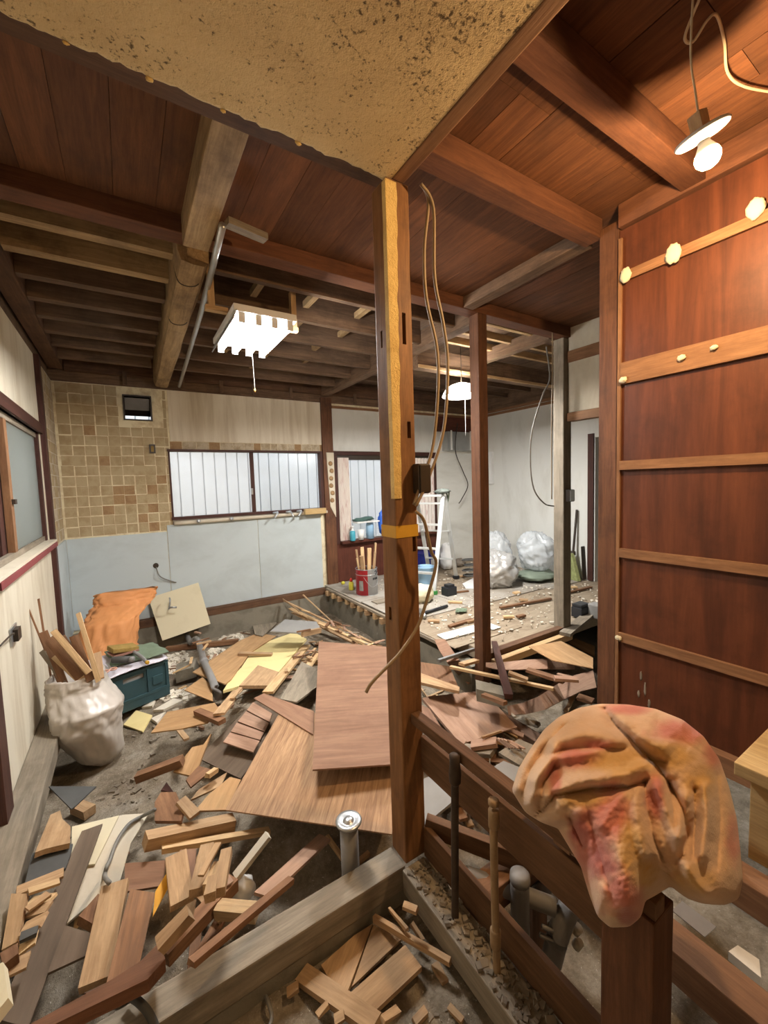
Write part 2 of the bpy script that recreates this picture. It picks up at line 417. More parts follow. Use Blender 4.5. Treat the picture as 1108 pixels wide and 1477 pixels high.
sill('sill_beam', 2.17, 2.27, 1.26, 2.25, -.34, -.25, W_BEAM, 'sill between closet post and slender middle post')

# ------------------------------------------------------------------ left wall
def wall_with_holes(name, ax, v, thick, a0, a1, z0, z1, holes, mat):
    """slab of a wall with rectangular openings; ax=0: plane x=v, runs along y; ax=1: plane y=v, runs along x"""
    A = sorted({a0, a1, *[h[0] for h in holes], *[h[1] for h in holes]}); B = sorted({z0, z1, *[h[2] for h in holes], *[h[3] for h in holes]})
    vs = []; fs = []
    for i in range(len(A)-1):
        for j in range(len(B)-1):
            ca, cz = (A[i]+A[i+1])/2, (B[j]+B[j+1])/2
            if any(h[0] < ca < h[1] and h[2] < cz < h[3] for h in holes): continue
            k = len(vs)
            for d in (0, thick):
                for (a, z) in ((A[i],B[j]),(A[i+1],B[j]),(A[i+1],B[j+1]),(A[i],B[j+1])):
                    vs.append((v+d, a, z) if ax == 0 else (a, v+d, z))
            fs += [(k,k+1,k+2,k+3),(k+4,k+7,k+6,k+5),(k,k+4,k+5,k+1),(k+1,k+5,k+6,k+2),(k+2,k+6,k+7,k+3),(k+3,k+7,k+4,k)]
    return struct(mk(name, vs, fs, mat))
WL = wall_with_holes('wall_left', 0, LX, -.1, -1.6, BY+.1, -.1, 2.635, [(2.62, 4.46, 1.08, 1.98)], BEIGE)
box('upper_wall', LX-.1, LX-.02, -1.6, BY+.1, 2.634, 2.99, W_JOIST, WL)
# dark upright trim beside the window, its far side carries stripped tiles above and a blue panel below
struct(box('trim_1', LX, LX+.035, 4.47, 4.56, 0, 2.64, W_DARKRED))
box('blue_panel', LX, LX+.012, 4.562, BY-.013, 0, .985, BLUEP, WL)
box('wall_post', LX, LX+.03, 2.40, 2.52, 0, 2.64, W_DARKRED, WL)
win1 = struct(box('window_1', LX-.07, LX+.02, 2.56, 4.468, 1.98, 2.06, W_DARKRED))
box('window_frame', LX-.09, LX-.01, 4.40, 4.468, 1.085, 1.98, W_DARKRED, win1)
box('window_frame', LX-.09, LX-.01, 2.62, 2.68, 1.085, 1.98, W_DARKRED, win1)
box('window_ledge', LX-.1, LX+.05, 2.56, 4.469, 1.068, 1.085, OFFW, win1)
box('ledge_edge', LX+.001, LX+.056, 2.56, 4.44, 1.03, 1.067, plain('red_paint', (124,58,58), .6), win1)
box('sash_rail', LX-.05, LX-.02, 2.68, 4.40, 1.087, 1.125, W_GREY, win1)
box('sash_rail', LX-.05, LX-.02, 2.68, 4.40, 1.94, 1.98, W_GREY, win1)
ss = box('sash_stile', LX-.05, LX-.015, 3.30, 3.37, 1.126, 1.939, W_BATTEN, win1)
box('sash_stile', LX-.085, LX-.055, 3.20, 3.37, 1.09, 1.975, W_DARKRED, win1)
box('window_latch', LX-.014, LX+.004, 3.31, 3.36, 1.42, 1.45, BAKEL, ss)
box('pane', LX-.04, LX-.034, 3.37, 4.40, 1.125, 1.94, GLASSF, ss)
box('pane', LX-.075, LX-.069, 2.68, 3.26, 1.09, 1.975, GLASSF, win1)
# switch box with loose cable on the left wall
o = empty('wall_outlet', (LX, 2.95, .71), 'small black outlet with dangling cable on beige wall below window', 'outlet')
box('outlet_box', LX, LX+.03, 2.92, 3.0, .68, .745, BAKEL, o)
box('outlet_frame', LX+.001, LX+.008, 2.88, 3.03, .665, .76, METAL, o)
tube('cable', [V((LX+.02, 2.88, .73)), V((LX+.04, 2.75, .77)), V((LX+.02, 2.6, .76))], .004, BAKEL, o)

# ------------------------------------------------------------------ back wall
WBk = wall_with_holes('wall_back', 1, BY, .1, LX-.1, RX+.1, -.09, 2.635,
     [(.46, 2.39, 1.13, 1.925), (2.62, 4.42, .64, 1.9), (.05, .30, 2.28, 2.53)], MORTAR)
box('upper_wall', LX-.1, RX+.1, BY+.001, BY+.1, 2.634, 2.99, W_JOIST, WBk)
for (x0, x1) in ((LX+.014, .378), (.384, 1.436), (1.442, 2.33)):
    box('blue_panel', x0, x1, BY-.012, BY-.001, 0, .985 if x0 < 0 else 1.06, BLUEP, WBk)
box('plaster_panel', .48, 2.40, BY-.01, BY-.001, 2.045, 2.632, STAINW, WBk, axis=0)
box('plaster_panel', 2.56, RX, BY-.01, BY-.001, 1.96, 2.59, WHITEW, WBk, axis=0)
box('plaster_panel', 4.47, RX, BY-.01, BY-.001, .03, 1.955, WHITEW, WBk, axis=2)
box('wainscot_panel', 2.56, 3.5, BY-.014, BY-.001, .03, .60, W_WAINS, WBk, axis=2)
box('wainscot_panel', 3.503, 4.466, BY-.014, BY-.001, .03, .60, W_WAINS, WBk, axis=2)
random.seed(3)
# every stripped tile bed of the left half of the back wall, with light mortar between
tw, th = .1085, .1085
y = 1.0; row = 0
while y < 2.62:
    x = LX+.022; 
    while x < .455:
        w = min(tw, .46-x); h = min(th, 2.632-y)
        if w > .03 and h > .02 and not (x+w > .035 and x < .315 and y+h > 2.265 and y < 2.545):
            low = y < 1.45 and x > -.25
            m = TILERED if (random.random() < (.4 if low else .05)) else TILEBED
            j = lambda: random.uniform(-.007, .007)
            t = random.uniform(.0012, .003)
            box('tile_bed', x+.003+j()*.7, x+w-.004+j()*.7, BY-t, BY-.0005, y+.003+j()*.7, y+h-.004+j()*.7, m, WBk)
        x += tw
    y += th; row += 1
x = .47
while x < 2.52:           # scraped strip above the window
    w = random.uniform(.09, .16); w = min(w, 2.53-x)
    if w > .02: box('tile_bed', x+.003, x+w-.003, BY-random.uniform(.001,.004), BY-.0005, 1.952, 2.04, random.choice((PALETILE, TILERED, PALETILE)), WBk)
    x += w
yy = 4.57
while yy < BY-.03:        # the same tiles round the corner on the left wall
    z = 1.0
    while z < 2.62:
        w = min(tw, BY-.014-yy); h = min(th, 2.632-z)
        if w > .03 and h > .02:
            box('tile_bed', LX+.0005, LX+random.uniform(.001,.003), yy+.004, yy+w-.004, z+.004, z+h-.004, random.choice((PALETILE, PALETILE, TILEBED)), WL)
        z += th
    yy += tw
# window 2, two sliding panes
win2 = struct(box('window_2', .44, 2.41, BY-.03, BY+.06, 1.925, 1.95, W_DARKRED))
box('window_frame', 2.35, 2.41, BY-.03, BY+.06, 1.12, 1.925, W_DARKRED, win2)
box('window_frame', .445, .465, BY-.005, BY+.06, 1.12, 1.925, W_DARKRED, win2)
box('window_frame', .44, 2.35, BY-.03, BY+.06, 1.115, 1.15, W_DARKRED, win2)
ss = box('sash_stile', 1.385, 1.425, BY, BY+.03, 1.15, 1.925, W_DARKRED, win2)
ss2 = box('sash_stile', 1.40, 1.44, BY+.031, BY+.058, 1.15, 1.925, W_DARKRED, win2)
box('window_latch', 1.38, 1.40, BY-.02, BY, 1.38, 1.46, METAL, ss)
box('pane', .465, 1.385, BY+.012, BY+.017, 1.15, 1.925, GLASSM, ss)
box('pane', 1.44, 2.35, BY+.042, BY+.047, 1.15, 1.925, GLASSC, ss2)
# window 3 with wooden frame
win3 = struct(box('window_3', 2.56, 4.46, BY-.03, BY+.06, 1.90, 1.955, W_DARKRED))
box('window_frame', 2.56, 2.62, BY-.03, BY+.06, .60, 1.90, W_DARKRED, win3)
box('window_frame', 4.40, 4.465, BY-.03, BY+.06, .60, 1.90, W_DARKRED, win3)
box('window_sill', 2.62, 4.40, BY-.10, BY+.06, .60, .64, W_WAINS, win3)
box('sash_stile', 3.44, 3.50, BY, BY+.04, .64, 1.90, W_DARKRED, win3)
box('sash_rail', 2.62, 4.40, BY, BY+.04, 1.83, 1.90, BAKEL, win3)
box('pane', 2.62, 3.44, BY+.018, BY+.022, .64, 1.83, GLASSM, win3)
box('pane', 3.50, 4.40, BY+.018, BY+.022, .64, 1.83, GLASSM, win3)
# fence slats outside both windows
fen = empty('slat_fence', (.4, 6.9, -.6), 'white upright slat fence seen through the back windows', 'fence')
x = .02
while x < 7.6:
    box('slat', x, x+.150, 6.83, 6.895, -.55, 2.75, SLATW, fen); x += .17
box('fence_backing', .02, 7.6, 6.896, 6.91, -.55, 2.75, SLATW, fen)
fen = empty('slat_fence', (-1.02, 3.4, -.6), 'pale fence set close outside frosted left window to dim it', 'fence')  # added close and tall to cut the sky light reaching this window
x = 1.5
while x < 6.0:
    box('slat', -1.035, -1.02, x, x+.128, -.55, 2.9, SLATW, fen); x += .14
box('fence_rail', -1.06, -1.037, 1.5, 6.0, -.55, 2.9, SLATW, fen)
# post between the windows with a strip of plaster carrying round glue dabs
pp = tag(box('wall_post', 2.395, 2.555, BY-.05, BY-.002, 0, 2.70, W_POSTD, bev=.004), 'brown post between the two back windows with scraped plaster', 'post')
pl_ = mk('plaster_strip', [(2.47,BY-.051,1.16),(2.553,BY-.051,1.0),(2.553,BY-.051,1.93),(2.44,BY-.051,1.93),(2.47,BY-.062,1.16),(2.553,BY-.062,1.0),(2.553,BY-.062,1.93),(2.44,BY-.062,1.93)],
   [(0,1,2,3),(4,7,6,5),(0,4,5,1),(1,5,6,2),(2,6,7,3),(3,7,4,0)], OFFW, None, pp)
for i in range(6):
    lathe('glue_dab', [(.001,0),(.03,0),(.034,.004),(.02,.008)], TILERED, aim((2.50+.01*math.sin(i*2), BY-.061, 1.25+i*.105), (0,-1,.05)), pp, n=10)
# exhaust hole
o = empty('vent_opening', (.17, BY, 2.28), 'dark square vent opening high in the stripped tile wall', 'vent')
for a in ((.035,.05,2.265,2.545),(.30,.315,2.265,2.545)): box('vent_frame', a[0], a[1], BY-.02, BY+.10, a[2], a[3], BAKEL, o)
for a in ((2.265,2.28),(2.53,2.545)): box('vent_frame', .05, .30, BY-.02, BY+.10, a[0], a[1], BAKEL, o)
box('vent_louvre', .05, .30, BY+.09, BY+.10, 2.33, 2.53, DARK, o)
beam('vent_flap', (.055, BY+.06, 2.45), (.295, BY+.06, 2.45), .004, .16, BATHGR, o, up=(0,-.6,1))
o = empty('light_switch', (.29, BY, 1.95), 'small dark switch frame on the stripped tile wall', 'switch')
for a in ((.26,.275),(.305,.32)): box('switch_frame', a[0], a[1], BY-.03, BY-.01, 1.90, 2.0, BAKEL, o)
for a in ((1.90,1.915),(1.985,2.0)): box('switch_frame', .275, .305, BY-.03, BY-.01, a[0], a[1], BAKEL, o)
box('switch_plate', .276, .304, BY-.026, BY-.010, 1.917, 1.983, OCHRE, o)
tag(tube('drain_cable', [V((.24, BY-.005, .6)), V((.26, BY-.05, .5)), V((.30, BY-.05, .45)), V((.38, BY-.03, .40)), V((.44, BY-.02, .37))], .006, CABLEG), 'grey cable coming out of a hole in blue panel', 'cable')
tag(lathe('cable_hole', [(.03,0),(.03,.006),(.02,.006)], BAKEL, aim((.24, BY-.012, .6), (0,-1,0)), n=14), 'black round cable hole in pale blue panel', 'grommet')

# ------------------------------------------------------------------ far right wall, hallway, partition
WR = wall_with_holes('wall_right', 0, RX, .1, 1.0, BY, -.1, 2.635, [(1.6, 3.18, -.2, 2.0)], WHITEW)
box('upper_wall', RX+.02, RX+.1, 1.0, BY+.1, 2.634, 2.99, W_JOIST, WR)
struct(box('door_1', RX-.03, RX+.10, 3.19, 3.27, .03, 2.05, W_DARKRED))
struct(box('trim_2', RX-.02, RX, 3.28, BY-.03, 2.56, 2.60, W_BATTEN)); struct(box('trim_3', RX-.025, RX, 3.28, BY-.03, 2.61, 2.65, W_BATTEN))
struct(box('trim_4', 2.57, RX-.03, BY-.03, BY-.011, 2.565, 2.60, W_BATTEN))
struct(box('wall_hall', RX+1.2, RX+1.25, 1.4, 4.2, -.6, 2.985, W_WAINS))
struct(box('wall_hall_end', RX+.1, RX+1.2, 1.45, 1.5, -.6, 2.985, WHITEW))
struct(box('foundation_right', RX, RX+.1, -1.6, 5.33, -.6, -.1, CONC))
struct(box('wall_hall_side', RX+.1, RX+1.2, 3.9, 3.95, -.08, 2.985, WHITEW))
WP = struct(box('wall_partition', 3.45, 3.50, -1.6, 2.285, 2.06, 2.95, BEIGE, axis=1))
box('lintel', 3.43, 3.52, -1.6, 2.285, 1.98, 2.055, W_BATTEN, WP)
box('panel_rail', 3.435, 3.449, -1.6, 2.285, 2.5, 2.6, W_BATTEN, WP)
# enclosure round the camera side
struct(box('wall_front', LX-.1, 5.5, -1.7, -1.6, -.6, 3.0, BEIGE))
struct(box('wall_side', RX, RX+.1, -1.6, 1.0, -.1, 3.0, BEIGE))

# ------------------------------------------------------------------ closet wall on the right with battens
WC = struct(box('wall_closet', CX, CX+.012, -1.6, 1.146, .2, 2.68, W_WALLPLY, axis=2))
box('backing', CX+.013, CX+.03, -1.6, 1.146, .2, 2.68, W_BEAM, WC, axis=2)
for z, h, t in ((2.45,.045,.018), (1.985,.105,.018), (1.528,.045,.02), (1.08,.045,.02), (.635,.045,.02)):
    box('batten', CX-t, CX-.0005, -1.6, 1.128, z-h/2, z+h/2, W_BATTEN, WC)
box('side_bead', CX-.012, CX-.0005, 1.130, 1.146, .25, 2.64, W_BATTEN, WC)
box('base_rail', CX-.05, CX-.001, -1.6, 1.146, .17, .255, W_BROWN, WC)
for (yy, z, r) in ((1.105,2.45,.035), (.90,2.455,.042), (.62,2.49,.04)):
    blob('plaster_dab', (CX-.022, yy, z), (.012, r*.75, r), CREAMB, WC, .25, 3, yy*9, 14, 10)
for (yy, z, r) in ((1.11,1.95,.02), (.86,1.99,.018), (.74,2.0,.014), (1.12,.63,.018)):
    blob('plaster_dab', (CX-.024, yy, z), (.008, r, r*.7), CREAMB, WC, .5, 4, yy*7, 12, 8)

for (yy, z, h) in ((1.02,.46,.05), (1.0,.40,.07), (1.03,.36,.04), (.98,.33,.05)):
    blob('paint_smear', (CX-.001, yy, z), (.002, .006, h*.45), GREYCHIP, WC, .6, 5, z*31, 12, 10)
# ------------------------------------------------------------------ posts
def post(name, x0, x1, y0, y1, z0, z1, mat, label, slots=()):
    e = tag(box(name, x0, x1, y0, y1, z0, z1, mat, bev=.007), label, 'post')
    for (ax, c, z, w, h) in slots:          # mortises are really cut out
        cut = box('mortise', *( (c-w/2, c+w/2, y0-.02, y0+.045) if ax == 1 else (x0-.02, x0+.045, c-w/2, c+w/2) ), z-h/2, z+h/2, DARK)
        md = e.modifiers.new('mortise', 'BOOLEAN'); md.operation = 'DIFFERENCE'; md.object = cut; md.solver = 'EXACT'
        CUTS.append(cut)
    return e
CUTS = []
mp = post('wall_post', .824, .922, 1.233, 1.331, -.0, 2.53, W_POST, 'tall cedar post with yellow tape and plaster streaks on grey sill',
   [(1,.885,2.03,.016,.11), (1,.895,1.67,.016,.06), (0,1.29,2.0,.012,.06), (1,.905,1.25,.016,.065), (0,1.29,.98,.016,.05)])
for c in CUTS:                                # bake the cut-outs, then drop the cutters
    pass
dg = bpy.context.evaluated_depsgraph_get()
me = bpy.data.meshes.new_from_object(mp.evaluated_get(dg)); mp.modifiers.clear(); mp.data = me
for c in CUTS: bpy.data.objects.remove(c)
# tape band, plaster streak
for (a, b) in ((1.275, 1.32),):
    t = .0015
    vs = [(.824-t,1.233-t),(.922+t,1.233-t),(.922+t,1.331+t),(.824-t,1.331+t)]
    mk('tape_band', [(x,y,a) for x,y in vs]+[(x,y,b) for x,y in vs], [(0,1,5,4),(1,2,6,5),(2,3,7,6),(3,0,4,7)], TAPE, None, mp)
def streak():
    vs = []; fs = []; n = 60
    for i in range(n+1):
        z = 2.52-(2.52-1.42)*i/n
        w0 = .004+.006*noise.noise(V((z*9,0,0))); w1 = .042+.010*noise.noise(V((z*12,3,0)))-.016*i/n
        th = .004+.002*noise.noise(V((z*20,7,0)))
        for (x, y) in ((.826+w0*.3-.006, 1.233+.022), (.824-.004, 1.233-.003), (.824+w1, 1.233-th), (.824+w1+.002, 1.233+.002)): vs.append((x, y, z))
    for i in range(n):
        for q in range(3): fs.append((i*4+q, i*4+q+1, i*4+q+5, i*4+q+4))
    return mk('plaster_streak', vs, fs, YPLAST, None, mp)
streak()
pb = post('wall_post', CX, CX+.1, 1.15, 1.25, 0.02, 2.74, W_POSTD, 'dark brown post at the end of the battened closet wall')
p2 = post('wall_post', 2.30, 2.395, 2.262, 2.355, -.15, 2.72, W_POSTD, 'slender reddish post standing alone beneath the red ceiling beam')
p3 = post('wall_post', 3.385, 3.50, 2.29, 2.395, .0, 2.72, W_GREY, 'grizzled post with junction box beside the doorway to white wall')
# junction boxes on posts
o = empty('junction_box', (.935, 1.235, 1.5), 'dark junction box on the yellow-taped post', 'junction box')
ob_ = box('box_body', .903, .955, 1.19, 1.232, 1.435, 1.545, BAKEL, o, bev=.006); box('box_lid', .906, .952, 1.184, 1.189, 1.44, 1.54, BAKEL, ob_, bev=.002)
o = empty('junction_box', (3.43, 2.29, 1.29), 'grey junction box on the post by the doorway', 'junction box')
box('box_body', 3.415, 3.49, 2.25, 2.299, 1.25, 1.36, BAKEL, o, bev=.005); box('box_lid', 3.42, 3.485, 2.244, 2.249, 1.255, 1.355, METAL, o)
# cables
def wire(pts, plane, r, mat, label, name='electric_cable'):
    return tag(tube(name, [PX(plane[0], plane[1], *p) for p in pts], r, mat), label, 'cable')
wire([(607,265),(618,290),(612,360),(615,430),(630,500),(632,560),(625,640),(610,690),(597,728)], (1,1.20), .006, CABLE, 'inner tan cable hanging down beside the yellow-taped post')
wire([(607,265),(625,300),(627,400),(640,470),(646,530),(640,620),(618,690),(600,730)], (1,1.19), .006, CABLE, 'outer tan cable bulging away from the yellow-taped post')
wire([(600,738),(612,752),(622,795),(629,812),(620,850),(604,900),(580,938),(558,962),(536,985),(528,999)], (1,1.17), .006, CABLE, 'frayed tan cable crossing in front of the taped post')
wire([(788,500),(793,545),(783,570),(768,620),(765,665),(770,705),(785,726),(799,730)], (1,2.293), .006, CABLEG, 'grey cable looping beside the junction box post')
wire([(797,480),(797,540),(796,600),(796,720)], (1,2.26), .005, CABLE, 'tan cable stapled straight down the junction box post')
wire([(660,610),(657,650),(668,680),(675,700),(666,720),(662,726)], (1,5.25), .008, BAKEL, 'thin black cable dangling before the far white corner')

# ------------------------------------------------------------------ ceilings
plc = mk('ceiling_plaster', [], [], PLASTER); bpy.data.objects.remove(plc)
def plaster_ceiling():
    vs = []; fs = []; n = 90; x0, x1 = LX, .85
    for i in range(n+1):
        x = x0+(x1-x0)*i/n
        e = 1.255+.010*noise.noise(V((x*14, 0, 2)))+.008*noise.noise(V((x*45, 0, 9)))
        for (y, z) in ((-1.6,2.53),(e-.3,2.53),(e-.012,2.53),(e,2.535+.004*noise.noise(V((x*60,1,1)))),(e-.004,2.548),(-1.6,2.548)): vs.append((x, y, z))
    for i in range(n):
        for q in range(6): a, b = i*6+q, i*6+(q+1) % 6; fs.append((a, b, b+6, a+6))
    fs += [(0,1,2,3,4,5), tuple(n*6+q for q in range(5,-1,-1))]
    return struct(mk('ceiling', vs, fs, PLASTER))
PC = plaster_ceiling()
for x, r in ((-.05,.007),(.12,.010),(.30,.008),(.52,.010)):
    blob('hanging_plaster', (x, 1.256, 2.531), (r, r*.5, r*.6), YPLAST, PC, .4, 4, x*30, 10, 7)
tag(box('ceiling_beam', .852, .90, -1.6, 1.232, 2.528, 2.60, W_BATTEN, bev=.004), 'tan ceiling batten along the edge of mouldy plaster', 'beam')
box_l = tag(box('ceiling_beam', LX, .85, 1.262, 1.335, 2.56, 2.72, W_BEAM), 'dark beam hidden above the mouldy plaster edge', 'beam')
# upper floor planks seen from below, each one a piece of the ceiling
CE = struct(box('ceiling_deck', LX-.1, 6.7, -1.7, BY+.1, 2.985, 3.05, W_JOIST))
random.seed(11)
x = LX-.02
while x < RX:
    w = random.uniform(.15, .19)
    ys = [-1.6, .55+random.choice((0,.455)), 2.262]
    for a, b in zip(ys, ys[1:]):
        z = 2.802+random.uniform(0,.004)
        box('plank', x+.001, x+w-.001, a+.001, b-.001, z, z+.015, W_PLANK, CE)
    box('plank', x+.001, x+w-.001, 2.38, BY, 2.958+random.uniform(0,.004), 2.98, W_JOIST, CE)
    x += w
def bm_(x0, x1, y0, y1, z0, z1, mat, label, group=None, bev=.004):
    return tag(box('ceiling_beam', x0, x1, y0, y1, z0, z1, mat, bev=bev), label, 'beam', group)
bm_(LX, 3.6, 2.265, 2.375, 2.722, 2.955, W_RED, 'long reddish girder resting on the slender middle posts')
bm_(.905, CX+.02, 1.245, 1.34, 2.70, 2.80, W_RED, 'reddish beam from taped post to dark closet post')
bm_(.905, CX, .785, .875, 2.70, 2.80, W_RED, 'reddish joist nearest the bare warm bulb')
bm_(.905, CX, .325, .415, 2.70, 2.80, W_RED, 'reddish joist over the draped towel')
bm_(CX+.005, CX+.10, 1.345, 2.26, 2.725, 2.80, W_JOIST, 'short beam from closet post to slender middle post')
bm_(CX-.02, CX+.10, -1.6, 1.145, 2.69, 2.80, W_RED, 'beam along the top of the battened closet wall')
bm_(.312, .43, 1.345, 2.26, 2.66, 2.80, W_LOG, 'square beam bridging mouldy ceiling and reddish girder')
bm_(LX, LX+.115, 1.345, 5.35, 2.74, 2.92, W_BEAM, 'long beam on top of the left wall')
bm_(2.40, 2.51, 2.38, 5.37, 2.72, 2.87, W_JOIST, 'pale girder from slender post to back wall post')
bm_(LX+.12, RX, 5.36, 5.455, 2.74, 2.90, W_BEAM, 'dark wall plate over the back windows')
bm_(3.30, 3.39, 2.38, 3.28, 2.72, 2.84, W_JOIST, 'short girder over the far room toward pendant')
bm_(2.515, 5.38, 3.29, 3.38, 2.60, 2.80, W_JOIST, 'dark deep beam crossing the far room above pendant')
bm_(2.515, 5.38, 3.27, 3.288, 2.60, 2.63, W_PALE, 'pale strip nailed to the deep far-room beam')
# hewn log beam
def log_beam():
    vs = []; fs = []; n = 24; m = 9
    for i in range(n+1):
        y = 2.38+(5.36-2.38)*i/n; t = i/n
        cx = .375+.05*t+.012*noise.noise(V((y*.9,4,0)))
        prof = [(-.075,.0),(-.072,-.07),(-.055,-.118),(.0,-.130),(.055,-.128),(.072,-.105),(.078,-.02),(.075,.13),(-.07,.13)]
        for (dx, dz) in prof:
            vs.append(V((cx+dx+.008*noise.noise(V((dx*30,y*2,dz*30))), y, 2.77+dz+.008*noise.noise(V((dx*30+9,y*2.4,dz*30))))))
    for i in range(n):
        for q in range(m): a, b = i*m+q, i*m+(q+1) % m; fs.append((a, b, b+m, a+m))
    fs += [tuple(range(m)), tuple(n*m+q for q in range(m-1,-1,-1))]
    c = V((.4, 3.8, 2.77)); R = Matrix(((0,-1,0),(1,0,0),(0,0,1))).to_4x4(); R.translation = c; Ri = R.inverted()
    o = mk('log_beam', [Ri @ v for v in vs], fs, W_LOG, R)
    return tag(o, 'rough hewn log beam running back to the stripped tile wall', 'beam')
LB = log_beam()
for yy in (2.62, 3.25):
    cx = .375+.05*(yy-2.38)/2.98
    tube('binding_wire', [V((cx-.07,yy,2.74)), V((cx-.05,yy-.02,2.632)), V((cx+.03,yy-.04,2.622)), V((cx+.085,yy-.03,2.70))], .003, BAKEL, LB)
# floor joists of the upper storey
ORD = ['first','second','third','fourth','fifth','sixth','seventh','eighth']
for i, yj in enumerate((2.62, 3.08, 3.54, 4.0, 4.46, 4.92)):
    tag(box('floor_joist', .47, 2.395, yj, yj+.045, 2.752, 2.957, W_JOIST), ORD[5-i]+' floor joist from the back wall, right of log beam', 'joist', 'joists right of the log beam')
    for xb in ((.85, 1.25, 1.7) if i < 4 else (1.3,)):
        tag(box('joist_block', xb+.07*(i % 2), xb+.045+.07*(i % 2), yj+.048, min(yj+.455, 5.3), 2.85, 2.895, W_LOG), 'short wooden block bridging two joists over the fluorescent light', 'block', 'blocks between ceiling joists')
for i, yj in enumerate((2.56, 2.87, 3.19, 3.53, 3.86, 4.2, 4.55, 4.95)):
    tag(box('floor_joist', LX+.118, .312, yj, yj+.07, 2.76, 2.90, W_LOG if i < 2 else W_JOIST), ORD[7-i]+' broad joist from the back wall, left of log beam', 'joist', 'joists left of the log beam')
for i, yj in enumerate((2.55, 2.80, 3.05, 3.75, 4.2, 4.65)):
    tag(box('floor_joist', 2.515, 5.38, yj, yj+.04, 2.805, 2.87, W_PALE if i < 3 else W_JOIST), ORD[i]+' thin joist from the reddish girder, over the far room', 'joist', 'joists over the far room')  # first three paled: their lit undersides are put into the wood colour
for xs in (.05, .62, 1.05, 1.45, 1.93, 2.9, 3.4):
    tag(box('wall_stud', xs, xs+.04, 5.335, 5.358, 2.64, 2.78, W_JOIST), 'short stud in the dark gap above back wall', 'stud', 'studs above the back wall')
tag(tube('conduit_pipe', [V((.44,1.97,2.64)), V((.50,3.0,2.645)), V((.60,5.30,2.66))], .017, METAL, smooth=2), 'galvanised conduit pipe slung beside the log beam', 'pipe')
tag(beam('wood_scrap', (.47,2.02,2.69), (.66,2.06,2.69), .05, .03, W_GREY), 'weathered wood scrap at the upper end of the conduit', 'scrap wood')

# ------------------------------------------------------------------ lamps
# four-tube ceiling light
fx = empty('ceiling_light', (.77, 2.76, 2.47), 'four-tube white fluorescent ceiling light glowing under the joists', 'ceiling light')
box('light_body', .58, .95, 2.44, 3.08, 2.475, 2.515, WHITEPL, fx, bev=.004)
for i in range(4):
    xx = .625+i*.095
    tube('light_tube', [V((xx,2.47,2.44)), V((xx,3.05,2.44))], .017, TUBE_M, fx, n=12, smooth=0)
    for ye in (2.45, 3.055): box('tube_holder', xx-.018, xx+.018, ye, ye+.015, 2.42, 2.474, WHITEPL, fx)
beam('side_reflector', (.583,2.43,2.45), (.583,3.09,2.45), .006, .06, METAL, fx, up=(.4,0,1))
tube('pull_cord', [V((.76,2.78,2.475)), V((.765,2.78,2.25)), V((.768,2.78,2.12))], .0016, CABLEG, fx)
blob('cord_knob', (.768,2.78,2.115), (.008,.008,.012), OCHRE, fx, 0, 1, 0, 10, 8)
tag(box('wood_cleat', .46, .585, 2.60, 2.64, 2.516, 2.545, FWOOD), 'pale wood cleat holding the fluorescent light next to conduit', 'cleat')
tag(box('wood_cleat', .90, 1.06, 2.70, 2.74, 2.516, 2.545, FWOOD), 'pale wood cleat at the far side of fluorescent light', 'cleat')
for (xx, yy) in ((.48, 2.62), (1.02, 2.72)): tag(box('hanger_block', xx, xx+.035, yy-.01, yy+.03, 2.546, 2.78, FWOOD), 'upright hanger block above a fluorescent light cleat', 'hanger', 'light hangers')
# bare bulb on a disc holder, screwed to the side of a joist block
BP = PX(2, 2.43, 1020, 223)
ax = V((.36, -.10, -.88)).normalized()
bl = empty('bare_bulb', BP-ax*.05, 'glowing bare bulb on white disc holder below the planks', 'lamp')
lathe('holder_disc', [(.01,0),(.066,.0),(.070,.006),(.064,.012),(.034,.013),(.030,.018),(.022,.022),(.018,.024)], WHITEPL, aim(BP-ax*.062, ax), bl, n=28)
bn = lathe('bulb_neck', [(.014,-.006),(.016,.004),(.024,.018),(.029,.028)], WHITEPL, aim(BP-ax*.035, ax), bl, n=20)
lathe('bulb', [(.0295,.0285),(.033,.040),(.031,.054),(.020,.068),(.002,.074)], BULB_M, aim(BP-ax*.035, ax), bn, n=20)
beam('holder_block', BP-ax*.063, BP-ax*.115, .035, .035, FWOOD, bl)
tube('lamp_cord', [BP-ax*.08, BP-ax*.10+V((-.02,0,.06)), BP+V((-.12,.0,.22)), V((BP.x-.16, BP.y-.02, 2.80))], .003, CABLEW, bl)
def wz(pts, r, mat, label): return tag(tube('electric_cable', [Z(x, y, z) for x, y, z in pts], r, mat), label, 'cable')
wz([(1018,-20,2.79),(1000,20,2.77),(988,55,2.74),(1000,60,2.74),(1020,30,2.77),(1034,22,2.79),(1045,60,2.79),(1050,105,2.785),(1075,125,2.78),(1130,135,2.78)], .004, CABLEW, 'white cable looping under the planks above bare bulb')
